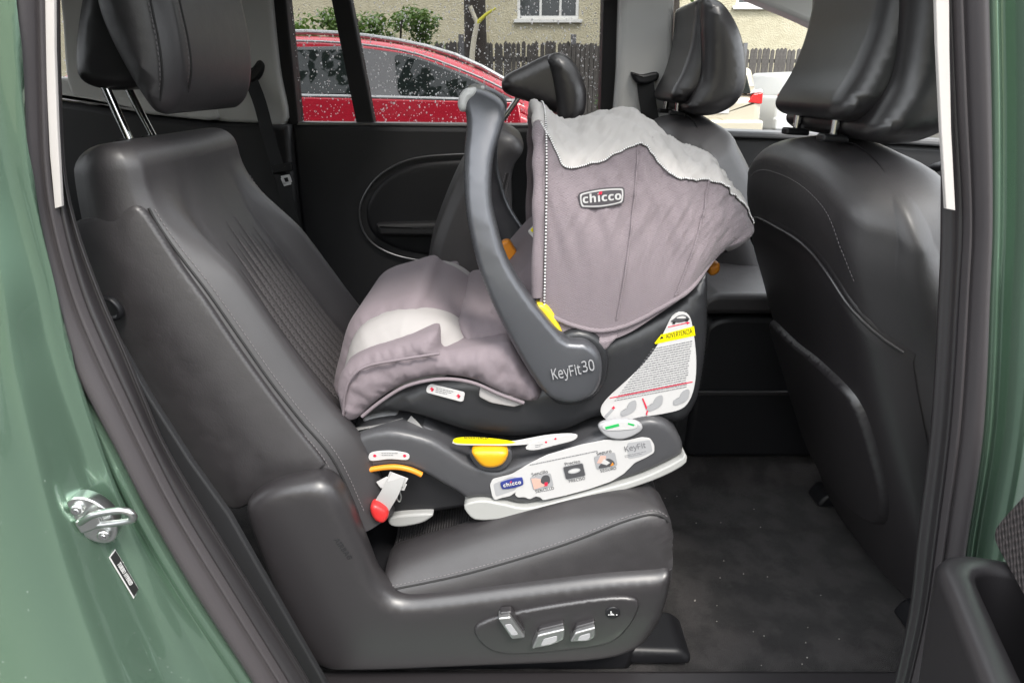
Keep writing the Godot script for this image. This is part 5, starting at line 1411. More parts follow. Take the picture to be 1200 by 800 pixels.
# ------------------------------------------------------------------ infant carrier and its base
func carrier_base() -> void:
	var zn := -0.935
	var b := thing("carrier_base", "grey plastic infant carrier base strapped on the seat cushion, with printed white label", "car seat base", Vector3(0.0000, 0.5757, -1.1500))
	var o := cr([Vector2(-0.2618, 0.8336), Vector2(-0.2546, 0.8548), Vector2(-0.2243, 0.8698), Vector2(-0.1844, 0.8743), Vector2(-0.1323, 0.8608), Vector2(-0.1038, 0.8442), Vector2(-0.0672, 0.8167), Vector2(-0.0297, 0.8028), Vector2(0.0000, 0.8121), Vector2(0.0241, 0.8213), Vector2(0.0668, 0.8321), Vector2(0.1322, 0.8638), Vector2(0.1771, 0.8861), Vector2(0.2159, 0.8949), Vector2(0.2430, 0.8831), Vector2(0.2636, 0.8578), Vector2(0.2694, 0.8382), Vector2(0.2625, 0.8260), Vector2(0.2030, 0.7934), Vector2(0.1229, 0.7665), Vector2(0.0276, 0.7391), Vector2(-0.0137, 0.7456), Vector2(-0.0549, 0.7505), Vector2(-0.0756, 0.7472), Vector2(-0.0849, 0.7569), Vector2(-0.1090, 0.7729), Vector2(-0.1407, 0.7950), Vector2(-0.1752, 0.8059), Vector2(-0.2158, 0.8043), Vector2(-0.2434, 0.7965), Vector2(-0.2599, 0.7934)], 170, true)
	part(pillow(o, zn, -1.395, 0.014, 0.0, 0.0, 0.012), "housing", M.base_plastic, b)
	part(slab([Vector2(-0.2603, 0.8124), Vector2(-0.2034, 0.8279), Vector2(-0.0826, 0.7808), Vector2(0.0548, 0.7967), Vector2(0.2422, 0.8510), Vector2(0.2521, 0.8124), Vector2(0.1247, 0.7615), Vector2(0.0000, 0.7222), Vector2(-0.0844, 0.7156), Vector2(-0.1410, 0.7056), Vector2(-0.2256, 0.7056), Vector2(-0.2637, 0.7222)], -0.958, -1.37, 0.01, 3), "core", M.black_plastic, b)
	part(slab(cr([Vector2(-0.0769, 0.7428), Vector2(-0.0465, 0.7509), Vector2(-0.0137, 0.7444), Vector2(0.0302, 0.7379), Vector2(0.1226, 0.7653), Vector2(0.2026, 0.7921), Vector2(0.2631, 0.8262), Vector2(0.2701, 0.8369), Vector2(0.2706, 0.8170), Vector2(0.2193, 0.7859), Vector2(0.1232, 0.7509), Vector2(0.0304, 0.7249), Vector2(-0.0208, 0.7151), Vector2(-0.0554, 0.7134), Vector2(-0.0691, 0.7216)], 90, true), -0.930, -0.962, 0.003, 3), "rim", M.rim_plastic, b)
	part(slab(rounded([Vector2(-0.0706, 0.7357), Vector2(0.0000, 0.7357), Vector2(0.0623, 0.7390), Vector2(0.0306, 0.7226), Vector2(-0.0209, 0.7127), Vector2(-0.0558, 0.7110)], 0.003), -0.938, -1.38, 0.003, 2), "rim_underside", M.foot_plastic, b)
	part(slab(cr([Vector2(-0.2036, 0.7058), Vector2(-0.1822, 0.7125), Vector2(-0.1400, 0.7158), Vector2(-0.1289, 0.7125), Vector2(-0.1479, 0.6974), Vector2(-0.1835, 0.6890), Vector2(-0.2017, 0.6924)], 30, true), -0.945, -1.38, 0.004, 3), "foot", M.foot_plastic, b)
	# release button in its dish
	part(pillow(cr([Vector2(-0.0664, 0.8396), Vector2(-0.0331, 0.8456), Vector2(-0.0040, 0.8426), Vector2(0.0000, 0.8243), Vector2(-0.0134, 0.8058), Vector2(-0.0376, 0.8027), Vector2(-0.0563, 0.8120)], 40, true), -0.9325, -0.95, 0.004, 0.0, 0.0, 0.006), "button_dish", M.base_plastic, b)
	part(pillow(cr([Vector2(-0.0621, 0.8452), Vector2(-0.0330, 0.8483), Vector2(-0.0079, 0.8452), Vector2(-0.0080, 0.8301), Vector2(-0.0187, 0.8179), Vector2(-0.0374, 0.8148), Vector2(-0.0520, 0.8225)], 40, true), -0.919, -0.95, 0.010, 0.002, 0.0, 0.006), "release_button", M.amber_plastic, b)
	# belt routing edge
	part(tube(cr([Vector3(-0.2445, 0.8027, -0.9300), Vector3(-0.2144, 0.8105, -0.9300), Vector3(-0.1847, 0.8136, -0.9300), Vector3(-0.1609, 0.8089, -0.9300), Vector3(-0.1427, 0.7990, -0.9310)], 20), 0.0045, 8), "belt_path_strip", M.orange_plastic, b)
	# level window
	var lw := part(pillow(cr([Vector2(0.1320, 0.8858), Vector2(0.1498, 0.8946), Vector2(0.1758, 0.8960), Vector2(0.1957, 0.8902), Vector2(0.2003, 0.8799), Vector2(0.1866, 0.8681), Vector2(0.1659, 0.8621), Vector2(0.1446, 0.8681)], 40, true), -0.928, -0.94, 0.004, 0.0, 0.0, 0.006), "level_window", M.paper_grey, b)
	part(slab(cr([Vector2(0.1380, 0.8874), Vector2(0.1534, 0.8932), Vector2(0.1754, 0.8947), Vector2(0.1913, 0.8889), Vector2(0.1878, 0.8830), Vector2(0.1671, 0.8801), Vector2(0.1436, 0.8801)], 30, true), -0.9268, -0.9275, 0.0002, 1), "level_card", M.paper, lw)
	part(slab([Vector2(0.1420, 0.8859), Vector2(0.1625, 0.8918), Vector2(0.1641, 0.8874), Vector2(0.1435, 0.8815)], -0.9263, -0.9267, 0.0001, 1), "green_mark", M.ink_green, lw)
	part(slab([Vector2(0.1768, 0.8932), Vector2(0.1873, 0.8903), Vector2(0.1862, 0.8874), Vector2(0.1769, 0.8903)], -0.9263, -0.9267, 0.0001, 1), "green_mark", M.ink_green, lw)
	# warning strip along the upper edge
	var wl := part(slab(cr([Vector2(-0.0904, 0.8611), Vector2(-0.0664, 0.8641), Vector2(-0.0266, 0.8611), Vector2(0.0000, 0.8581), Vector2(0.0530, 0.8686), Vector2(0.0901, 0.8715), Vector2(0.0995, 0.8671), Vector2(0.0665, 0.8581), Vector2(0.0067, 0.8505), Vector2(-0.0400, 0.8505), Vector2(-0.0880, 0.8520)], 50, true), -0.9325, -0.9335, 0.0003, 1), "warning_label", M.paper, b)
	part(slab(cr([Vector2(-0.0890, 0.8626), Vector2(-0.0664, 0.8656), Vector2(-0.0266, 0.8626), Vector2(0.0053, 0.8565), Vector2(-0.0133, 0.8535), Vector2(-0.0533, 0.8535), Vector2(-0.0879, 0.8550)], 40, true), -0.932, -0.9326, 0.0001, 1), "yellow_field", M.ink_yellow, wl)
	words("ADVERTENCIA", 0.0042, M.ink_black, wl, "lettering", Transform3D(Basis(Vector3(0, 0, 1), -0.02), Vector3(-0.0554, 0.8642, -0.9316)), false, 0.0003, 1.1)
	var l2 := part(slab(cr([Vector2(0.0212, 0.8478), Vector2(0.0318, 0.8554), Vector2(0.0660, 0.8644), Vector2(0.0896, 0.8703), Vector2(0.1015, 0.8688), Vector2(0.0952, 0.8599), Vector2(0.0663, 0.8509), Vector2(0.0399, 0.8433), Vector2(0.0239, 0.8433)], 40, true), -0.9318, -0.9328, 0.0003, 1), "warning_label", M.paper, b)
	for q in [Vector3(0.0528, 0.8568, -0.9315), Vector3(0.0672, 0.8628, -0.9315)]: part(slab(disc(Vector2(q.x, q.y), 0.0018, 10), -0.9313, -0.9317, 0.0001, 1), "red_dot", M.ink_red, l2)
	print_lines(l2, Vector3(0.0357, 0.8508, -0.9315), 0.19, [0.012, 0.008], 0.003, "ink_grey")
	# small pill label on the arm
	var l3 := part(slab(cr([Vector2(-0.2247, 0.8290), Vector2(-0.2187, 0.8382), Vector2(-0.1905, 0.8412), Vector2(-0.1641, 0.8367), Vector2(-0.1605, 0.8290), Vector2(-0.1661, 0.8244), Vector2(-0.1915, 0.8260), Vector2(-0.2198, 0.8229)], 40, true), -0.9325, -0.9338, 0.0003, 1), "pill_label", M.paper, b)
	for q in [Vector3(-0.2146, 0.8323, -0.9320), Vector3(-0.1679, 0.8323, -0.9320)]: part(slab(disc(Vector2(q.x, q.y), 0.0026, 10), -0.932, -0.9324, 0.0001, 1), "red_dot", M.ink_red, l3)
	print_lines(l3, Vector3(-0.2036, 0.8369, -0.9320), 0.0, [0.026, 0.018], 0.0035, "ink_grey")
	base_label(b)
	# latch strap with red buckle and care tags
	part(band(cr([Vector3(-0.1793, 0.8028, -0.9250), Vector3(-0.1898, 0.7796, -0.9150), Vector3(-0.2043, 0.7549, -0.9120), Vector3(-0.2121, 0.7390, -0.9120)], 12), Vector3(1, 0.35, 0), 0.027, 0.002), "strap", M.web_grey, b)
	part(pillow(cr([Vector2(-0.2214, 0.7597), Vector2(-0.2130, 0.7644), Vector2(-0.1978, 0.7534), Vector2(-0.1946, 0.7407), Vector2(-0.2021, 0.7295), Vector2(-0.2140, 0.7327), Vector2(-0.2211, 0.7455)], 30, true), -0.897, -0.922, 0.008, 0.0, 0.0, 0.005), "buckle", M.red_plastic, b)
	part(slab([Vector2(-0.1871, 0.8087), Vector2(-0.1625, 0.7979), Vector2(-0.1713, 0.7823), Vector2(-0.1961, 0.7932)], -0.921, -0.9225, 0.0003, 1), "care_tag", M.paper, b)
	part(slab([Vector2(-0.2136, 0.7901), Vector2(-0.1970, 0.7994), Vector2(-0.1658, 0.7855), Vector2(-0.1705, 0.7745), Vector2(-0.2077, 0.7792)], -0.9235, -0.925, 0.0003, 1), "care_tag", M.paper, b)
	part(tube(cr([Vector3(-0.1771, 0.7761, -0.9180), Vector3(-0.1816, 0.7657, -0.9170), Vector3(-0.1780, 0.7578, -0.9170), Vector3(-0.1747, 0.7673, -0.9170), Vector3(-0.1771, 0.7761, -0.9180)], 14), 0.0012, 6), "lock_ring", M.zinc, b)
	# webbing under the shell, showing between base and carrier
	part(band(cr([Vector3(-0.2763, 0.8429, -0.9900), Vector3(-0.2452, 0.8577, -0.9800), Vector3(-0.2141, 0.8628, -0.9850), Vector3(-0.1930, 0.8627, -1.0000)], 12), Vector3(0, 0.3, 1), 0.06, 0.003), "webbing", M.web_grey, b)
	part(pillow(rounded([Vector2(-0.2450, 0.8676), Vector2(-0.2116, 0.8783), Vector2(-0.1832, 0.8767), Vector2(-0.1883, 0.8599), Vector2(-0.2391, 0.8569)], 0.008), -0.985, -1.05, 0.008, 0.0, 0.002, 0.008), "webbing_pad", M.paper_grey, b)
	part(band(cr([Vector3(-0.1665, 0.8726, -0.9750), Vector3(-0.1554, 0.8630, -0.9700), Vector3(-0.1445, 0.8503, -0.9650)], 8), Vector3(0.7, 0.5, 0.3), 0.022, 0.002), "webbing", M.web_grey, b)
	part(slab([Vector2(-0.1416, 0.8676), Vector2(-0.1122, 0.8507), Vector2(-0.1141, 0.8383), Vector2(-0.1412, 0.8460)], -0.965, -1.0, 0.004, 2), "webbing_lock", M.base_plastic, b)

# short grey bars of print; rows step down by pitch
func print_lines(parent: Node3D, at: Vector3, turn: float, widths: Array, pitch: float, ink: String, thick := 0.0007) -> void:
	var mb := MB.new()
	for i in widths.size():
		var x := 0.0
		var end: float = widths[i]
		while x < end - 0.001:
			var w := minf(rng.randf_range(0.0015, 0.006), end - x)
			mb.join(slab(rect(x, -i * pitch, x + w, -i * pitch + thick), 0.0003, 0.0, 0.00005, 1))
			x += w + 0.0008
	part(mb.move(Transform3D(Basis(Vector3(0, 0, 1), turn), at)), "small_print", M[ink], parent)

func brand(parent: Node3D, at: Transform3D, w: float, field: String, text := "chicco") -> void:
	var h := w * 0.42
	var shape := func(k: float) -> Array: return cr([Vector2(-0.5, -0.32), Vector2(-0.52, 0.2), Vector2(-0.45, 0.36), Vector2(0, 0.47), Vector2(0.45, 0.42), Vector2(0.52, 0.3), Vector2(0.5, -0.25), Vector2(0.42, -0.4), Vector2(0, -0.5), Vector2(-0.42, -0.42)].map(func(p): return Vector2(p.x * (w + k), p.y * (h + k))), 50, true)
	var a := part(slab(shape.call(0.004), 0.0012, -0.001, 0.0004, 1).move(at), "emblem", M[field], parent)
	if field != "ink_blue":
		part(slab(shape.call(0.0), 0.0016, 0.0008, 0.0002, 1).move(at), "emblem_border", M.paper, a)
		part(slab(shape.call(-0.004), 0.0020, 0.0012, 0.0002, 1).move(at), "emblem_field", M[field], a)
	words(text, h * 0.48, M.paper, a, "lettering", at.translated_local(Vector3(0, h * 0.02, 0.0024)), true, 0.0012, 1.18)
	part(slab([Vector2(-0.10, 0.20), Vector2(-0.05, 0.36), Vector2(0.02, 0.36), Vector2(0.0, 0.20)].map(func(p): return Vector2(p.x * w, p.y * h)), 0.003, 0.001, 0.0002, 1).move(at), "red_accent", M.ink_red, a)

func base_label(b: Node3D) -> void:
	var z := -0.9325
	var l := part(slab(rounded([Vector2(-0.0353, 0.7789), Vector2(-0.0311, 0.7899), Vector2(0.0000, 0.7993), Vector2(0.0268, 0.8179), Vector2(0.0533, 0.8332), Vector2(0.1060, 0.8514), Vector2(0.1453, 0.8604), Vector2(0.1771, 0.8589), Vector2(0.2005, 0.8649), Vector2(0.2138, 0.8634), Vector2(0.2213, 0.8514), Vector2(0.2223, 0.8378), Vector2(0.2097, 0.8287), Vector2(0.1929, 0.8195), Vector2(0.1767, 0.7993), Vector2(0.1572, 0.7852), Vector2(0.1225, 0.7710), Vector2(0.0820, 0.7582), Vector2(0.0493, 0.7502), Vector2(0.0465, 0.7550), Vector2(0.0383, 0.7582), Vector2(0.0288, 0.7518), Vector2(0.0191, 0.7566), Vector2(0.0096, 0.7550), Vector2(0.0041, 0.7614), Vector2(0.0068, 0.7662), Vector2(-0.0027, 0.7582), Vector2(-0.0164, 0.7550), Vector2(-0.0274, 0.7502), Vector2(-0.0315, 0.7566)], 0.004), z, z - 0.001, 0.0003, 1), "product_label", M.paper, b)
	var turn := 0.235
	part(slab(rounded([Vector2(-0.0298, 0.7811), Vector2(-0.0013, 0.7953), Vector2(0.0162, 0.7921), Vector2(0.0054, 0.7701), Vector2(-0.0260, 0.7573)], 0.004), z + 0.0004, z + 0.0001, 0.0001, 1), "grey_field", M.paper_grey, l)
	part(slab(rounded([Vector2(0.1785, 0.8550), Vector2(0.2138, 0.8610), Vector2(0.2193, 0.8399), Vector2(0.2027, 0.8308), Vector2(0.1816, 0.8262)], 0.004), z + 0.0004, z + 0.0001, 0.0001, 1), "grey_field", M.paper_grey, l)
	brand(l, Transform3D(Basis(Vector3(0, 0, 1), turn), Vector3(0.0000, 0.7830, -0.9315)), 0.031, "ink_blue")
	words("KeyFit", 0.0095, M.ink_grey, l, "lettering", Transform3D(Basis(Vector3(0, 0, 1), turn), Vector3(0.1909, 0.8476, -0.9318)), false, 0.0004)
	print_lines(l, Vector3(0.1759, 0.8324, -0.9318), turn, [0.034, 0.028], 0.0028, "ink_grey", 0.0005)
	print_lines(l, Vector3(0.0281, 0.8156, -0.9318), turn, [0.108], 0.004, "ink_grey", 0.0011)
	# three small pictures with captions
	var pics := [[Vector3(0.0474, 0.7860, -0.9318), "Sencillo", "SENCILLO"], [Vector3(0.0982, 0.8047, -0.9318), "Preciso", "PRECISO"], [Vector3(0.1470, 0.8233, -0.9318), "Seguro", "SEGURO"]]
	for i in 3:
		var t := Transform3D(Basis(Vector3(0, 0, 1), turn), pics[i][0])
		var frame := part(slab(rect(-0.0165, -0.0125, 0.0165, 0.0125, 0.004), 0.0004, 0.0, 0.0001, 1).move(t), "picture", M.silver_print, l)
		if i == 0:
			part(slab([Vector2(-0.015, -0.011), Vector2(0.008, -0.008), Vector2(0.004, 0.002), Vector2(-0.008, 0.008), Vector2(-0.015, 0.009)], 0.0007, 0.0003, 0.0001, 1).move(t), "print", M.ink_pink, frame)
			part(slab(cr([Vector2(-0.002, 0.0), Vector2(0.004, 0.010), Vector2(0.013, 0.008), Vector2(0.012, -0.004), Vector2(0.004, -0.006)], 20, true), 0.0010, 0.0006, 0.0001, 1).move(t), "print", M.ink_mid, frame)
			part(slab([Vector2(0.002, -0.009), Vector2(0.007, -0.009), Vector2(0.009, -0.003), Vector2(0.004, -0.002)], 0.0013, 0.0009, 0.0001, 1).move(t), "print", M.ink_red, frame)
		elif i == 1:
			part(slab(rect(-0.0155, -0.0115, 0.0155, 0.0115, 0.003), 0.0007, 0.0003, 0.0001, 1).move(t), "print", M.ink_mid, frame)
			part(slab(disc(Vector2(0.0, 0.001), 0.010, 24, 0.0045), 0.0010, 0.0006, 0.0001, 1).move(t), "print", M.paper_grey, frame)
			part(slab(disc(Vector2(0.0, 0.001), 0.008, 24, 0.0028), 0.0013, 0.0009, 0.0001, 1).move(t), "print", M.paper, frame)
		else:
			part(slab([Vector2(-0.014, 0.0), Vector2(-0.006, 0.011), Vector2(0.002, 0.009), Vector2(-0.003, -0.003)], 0.0007, 0.0003, 0.0001, 1).move(t), "print", M.ink_pink, frame)
			part(slab(cr([Vector2(-0.013, -0.010), Vector2(-0.006, -0.001), Vector2(0.004, 0.004), Vector2(0.012, -0.003), Vector2(0.010, -0.010)], 24, true), 0.0010, 0.0006, 0.0001, 1).move(t), "print", M.ink_mid, frame)
			part(slab([Vector2(-0.008, -0.002), Vector2(-0.002, 0.005), Vector2(0.006, -0.004), Vector2(0.0, -0.007)], 0.0013, 0.0009, 0.0001, 1).move(t), "print", M.paper, frame)
			part(slab([Vector2(0.005, -0.010), Vector2(0.011, -0.009), Vector2(0.010, -0.004)], 0.0016, 0.0012, 0.0001, 1).move(t), "print", M.orange_plastic, frame)
		words(pics[i][1], 0.0058, M.ink_mid, l, "lettering", t.translated_local(Vector3(0, 0.0155, 0)), false, 0.0003)
		words(pics[i][2], 0.0052, M.ink_mid, l, "lettering", t.translated_local(Vector3(0.001, -0.0163, 0)), false, 0.0003)

var hoops_b := []
var hoops_t := []
var rear_t := 0.0

func carrier() -> void:
	var zn := -0.952
	var zf := -1.385
	var c := thing("infant_carrier", "grey and mauve infant carrier with folded canopy and upright handle, on the plastic base", "infant seat", Vector3(0.0331, 0.7285, -1.1700))
	var o := cr([Vector2(-0.2394, 0.8979), Vector2(-0.1910, 0.9273), Vector2(-0.1307, 0.9504), Vector2(-0.0521, 0.9589), Vector2(0.0262, 0.9417), Vector2(0.0717, 0.9589), Vector2(0.1151, 1.0120), Vector2(0.1774, 1.0391), Vector2(0.2377, 1.0750), Vector2(0.2782, 1.1202), Vector2(0.2864, 1.1240), Vector2(0.2921, 1.0815), Vector2(0.2978, 1.0147), Vector2(0.2971, 0.9589), Vector2(0.2936, 0.9156), Vector2(0.2831, 0.8860), Vector2(0.2685, 0.8710), Vector2(0.2144, 0.8755), Vector2(0.1405, 0.8800), Vector2(0.0876, 0.8574), Vector2(0.0406, 0.8482), Vector2(-0.0135, 0.8451), Vector2(-0.0742, 0.8558), Vector2(-0.1273, 0.8755), Vector2(-0.1735, 0.8890), Vector2(-0.2203, 0.8875), Vector2(-0.2431, 0.8860)], 150, true)
	part(pillow(o, zn, zf, 0.03, 0.003, 0.0, 0.014), "shell", M.shell_plastic, c)
	carrier_cloth(c)
	canopy(c)
	handle(c)
	warning(c)

func handle(c: Node3D) -> void:
	var arm: Array = [Vector2(-0.0695, 1.3553), Vector2(-0.0647, 1.3269), Vector2(-0.0681, 1.2825), Vector2(-0.0672, 1.2319), Vector2(-0.0623, 1.1923), Vector2(-0.0492, 1.1355), Vector2(-0.0282, 1.0788), Vector2(0.0013, 1.0170), Vector2(0.0242, 0.9761), Vector2(0.0476, 0.9424), Vector2(0.0711, 0.9296), Vector2(0.0970, 0.9282), Vector2(0.1223, 0.9410), Vector2(0.1341, 0.9649), Vector2(0.1338, 0.9980), Vector2(0.1228, 1.0183), Vector2(0.1048, 1.0304), Vector2(0.0773, 1.0344), Vector2(0.0430, 1.0737), Vector2(0.0145, 1.1131), Vector2(-0.0072, 1.1527), Vector2(-0.0200, 1.1958), Vector2(-0.0266, 1.2319), Vector2(-0.0239, 1.2780), Vector2(-0.0135, 1.3119), Vector2(-0.0067, 1.3354), Vector2(-0.0099, 1.3522), Vector2(-0.0242, 1.3636), Vector2(-0.0460, 1.3718), Vector2(-0.0614, 1.3687)]
	var out := Array(Geometry2D.offset_polygon(PackedVector2Array(ccw(cr(arm, 130, true))), -0.0022)[0])
	var top: float = out[0].y
	for p in out: top = maxf(top, p.y)
	var bend := func(sgn: float) -> Callable:
		return func(q: Vector3) -> Vector3:
			var k := clampf((q.y - (top - 0.30)) / 0.30, 0, 1)
			return Vector3(q.x, q.y, q.z - sgn * 0.085 * k * k)
	part(pillow(out, -0.914, -0.957, 0.012, 0.006, 0.0, 0.012, 30.0, bend.call(1.0)), "handle_arm", M.handle_plastic, c)
	part(pillow(out, -1.38, -1.42, 0.012, 0.006, 0.0, 0.012, 30.0, bend.call(-1.0)), "handle_arm", M.handle_plastic, c)
	part(tube(cr([Vector3(-0.0476, 1.3533, -1.0100), Vector3(-0.0509, 1.3573, -1.0300), Vector3(-0.0605, 1.3620, -1.1700), Vector3(-0.0614, 1.3594, -1.3400), Vector3(-0.0616, 1.3558, -1.3800)], 24), 0.013, 16), "handle_grip", M.handle_plastic, c)
	part(pillow(cr([Vector2(-0.0752, 1.3504), Vector2(-0.0713, 1.3625), Vector2(-0.0618, 1.3702), Vector2(-0.0501, 1.3702), Vector2(-0.0503, 1.3625), Vector2(-0.0587, 1.3515), Vector2(-0.0625, 1.3403), Vector2(-0.0719, 1.3403)], 40, true), -0.985, -1.34, 0.014, 0.0, 0.0, 0.006), "soft_grip", M.grip_rubber, c)
	# hub cap line and model lettering
	var hub: Vector3 = Vector3(0.0843, 0.9910, -0.9130)
	var ring := []
	for k in 22: ring.append(hub + Vector3(cos(-2.4 + k * 0.165) * 0.0475, sin(-2.4 + k * 0.165) * 0.0475, 0.0005))
	words("KeyFit", 0.0165, M.silver_print, c, "lettering", Transform3D(Basis(Vector3(0, 0, 1), 0.21), Vector3(0.0779, 0.9852, -0.9075)), false, 0.001, 0.74)
	words("30", 0.0175, M.silver_print, c, "lettering", Transform3D(Basis(Vector3(0, 0, 1), 0.21), Vector3(0.1096, 0.9946, -0.9075)), false, 0.001, 0.72)
	# hub housing behind the arm
	part(pillow(cr([Vector2(0.0510, 1.0098), Vector2(0.0821, 1.0369), Vector2(0.1137, 1.0356), Vector2(0.1373, 1.0166), Vector2(0.1454, 0.9822), Vector2(0.1381, 0.9469), Vector2(0.1182, 0.9239), Vector2(0.0843, 0.9151), Vector2(0.0590, 0.9253), Vector2(0.0441, 0.9611)], 50, true), -0.935, -0.975, 0.012, 0.0, 0.0, 0.01), "hub", M.shell_plastic, c)
	# release levers
	part(pillow(cr([Vector2(0.0299, 1.0753), Vector2(0.0423, 1.0792), Vector2(0.0549, 1.0714), Vector2(0.0679, 1.0489), Vector2(0.0761, 1.0248), Vector2(0.0634, 1.0261), Vector2(0.0428, 1.0436), Vector2(0.0300, 1.0622)], 40, true), -0.938, -0.965, 0.008, 0.0, 0.0, 0.006), "release_lever", M.yellow_plastic, c)
	part(pillow(rounded([Vector2(-0.0224, 1.1145), Vector2(-0.0060, 1.1220), Vector2(0.0105, 1.0946), Vector2(0.0000, 1.0807), Vector2(-0.0181, 1.0869)], 0.008), -1.172, -1.195, 0.006, 0.0, 0.0, 0.006), "release_lever", M.orange_plastic, c)
	part(pillow(cr([Vector2(0.3529, 1.0662), Vector2(0.3721, 1.0741), Vector2(0.3740, 1.0567), Vector2(0.3592, 1.0503)], 20, true), -1.19, -1.22, 0.008, 0.0, 0.0, 0.006), "adjuster_lever", M.orange_plastic, c)

func carrier_cloth(c: Node3D) -> void:
	# padded seat cover: inner pad, upper boot, pale band, near lip
	part(pillow(cr([Vector2(-0.0546, 0.9898), Vector2(-0.0200, 1.0612), Vector2(0.0079, 1.0998), Vector2(0.0442, 1.1347), Vector2(0.0718, 1.1227), Vector2(0.0804, 1.0472), Vector2(0.0683, 0.9898), Vector2(0.0138, 0.9603)], 60, true), -1.0, -1.37, 0.035, 0.01, 0.006, 0.014), "inner_pad", M.mauve_quilt, c)
	part(pillow(cr([Vector2(-0.3011, 0.8901), Vector2(-0.2861, 0.9574), Vector2(-0.2663, 1.0111), Vector2(-0.2399, 1.0382), Vector2(-0.1966, 1.0523), Vector2(-0.1507, 1.0648), Vector2(-0.1331, 1.0507), Vector2(-0.1063, 1.0382), Vector2(-0.0735, 1.0111), Vector2(-0.0682, 0.9657), Vector2(-0.0755, 0.9156), Vector2(-0.1589, 0.8814), Vector2(-0.2554, 0.8641)], 70, true), -1.0, -1.345, 0.06, 0.01, 0.007, 0.013), "boot", M.mauve_quilt, c)
	part(pillow(cr([Vector2(-0.0929, 0.9202), Vector2(-0.0940, 0.9921), Vector2(-0.0826, 1.0253), Vector2(-0.0510, 1.0300), Vector2(-0.0149, 1.0456), Vector2(0.0180, 1.0362), Vector2(0.0305, 0.9728), Vector2(0.0186, 0.9152), Vector2(-0.0468, 0.8900)], 60, true), -0.985, -1.36, 0.05, 0.005, 0.008, 0.013), "boot_side", M.mauve_quilt, c)
	part(pillow(cr([Vector2(-0.2769, 0.9090), Vector2(-0.2651, 0.9656), Vector2(-0.2482, 1.0061), Vector2(-0.2225, 1.0287), Vector2(-0.1712, 1.0454), Vector2(-0.1253, 1.0413), Vector2(-0.0902, 1.0245), Vector2(-0.0643, 0.9946), Vector2(-0.0462, 0.9539), Vector2(-0.1097, 0.9241), Vector2(-0.1931, 0.9059), Vector2(-0.2492, 0.8937)], 70, true), -0.968, -1.37, 0.045, 0.008, 0.004, 0.013), "pale_band", M.pale_band, c)
	var lip: Array = [Vector2(-0.2676, 0.9122), Vector2(-0.2691, 0.9383), Vector2(-0.2603, 0.9639), Vector2(-0.2444, 0.9836), Vector2(-0.2174, 1.0002), Vector2(-0.1847, 1.0112), Vector2(-0.1523, 1.0221), Vector2(-0.1202, 1.0315), Vector2(-0.1101, 1.0288), Vector2(-0.1082, 1.0139), Vector2(-0.1048, 1.0016), Vector2(-0.0830, 1.0043), Vector2(-0.0446, 1.0084), Vector2(-0.0102, 1.0153), Vector2(0.0051, 1.0029), Vector2(0.0206, 0.9780), Vector2(0.0390, 0.9498), Vector2(0.0458, 0.9311), Vector2(0.0381, 0.9180), Vector2(0.0158, 0.9180), Vector2(-0.0196, 0.9325), Vector2(-0.0585, 0.9526), Vector2(-0.0973, 0.9597), Vector2(-0.1324, 0.9569), Vector2(-0.1695, 0.9440), Vector2(-0.2107, 0.9151), Vector2(-0.2391, 0.8886), Vector2(-0.2555, 0.8841), Vector2(-0.2652, 0.8945)]
	part(pillow(cr(lip, 130, true), -0.938, -1.395, 0.022, 0.006, 0.007, 0.008, 20.0), "seat_cover", M.mauve_quilt, c)
	# seam along the lip, hem below
	part(tube(cr([Vector3(-0.2603, 0.8962, -0.9410), Vector3(-0.2519, 0.9382, -0.9320), Vector3(-0.2385, 0.9676, -0.9290), Vector3(-0.2141, 0.9859, -0.9280), Vector3(-0.1631, 0.9968, -0.9280), Vector3(-0.1064, 1.0059, -0.9290)], 40), 0.0022, 6), "seam", M.mauve_quilt, c)
	part(tube(cr([Vector3(-0.2309, 0.8972, -0.9390), Vector3(-0.2014, 0.9224, -0.9380), Vector3(-0.1649, 0.9467, -0.9380), Vector3(-0.1284, 0.9580, -0.9380), Vector3(-0.0936, 0.9608, -0.9380), Vector3(-0.0566, 0.9538, -0.9380), Vector3(-0.0181, 0.9353, -0.9380), Vector3(0.0182, 0.9210, -0.9380)], 50), 0.0028, 8), "hem", M.mauve_quilt, c)
	part(pillow(rounded([Vector2(-0.0480, 0.9449), Vector2(-0.0130, 0.9335), Vector2(0.0210, 0.9176), Vector2(0.0026, 0.9117), Vector2(-0.0327, 0.9190), Vector2(-0.0509, 0.9291)], 0.004), -0.9415, -0.956, 0.002, 0.0, 0.0, 0.006), "fastener_tab", M.pale_band, c)
	# strip label on the shell under the hem
	var l := part(slab(rounded([Vector2(-0.1298, 0.9449), Vector2(-0.1231, 0.9492), Vector2(-0.0716, 0.9349), Vector2(-0.0746, 0.9205), Vector2(-0.0785, 0.9190), Vector2(-0.1315, 0.9349)], 0.004), -0.9455, -0.9475, 0.0005, 1), "strip_label", M.paper, c)
	for q in [Vector3(-0.1222, 0.9405, -0.9453), Vector3(-0.0822, 0.9290, -0.9453)]:
		part(slab([Vector2(q.x, q.y + 0.0035), Vector2(q.x + 0.0035, q.y), Vector2(q.x + 0.0012, q.y), Vector2(q.x + 0.0012, q.y - 0.0035), Vector2(q.x - 0.0012, q.y - 0.0035), Vector2(q.x - 0.0012, q.y), Vector2(q.x - 0.0035, q.y)], -0.945, -0.9455, 0.0001, 1), "red_mark", M.ink_red, l)
	print_lines(l, Vector3(-0.1156, 0.9419, -0.9453), -0.22, [0.028, 0.024, 0.018], 0.003, "ink_mid", 0.0008)

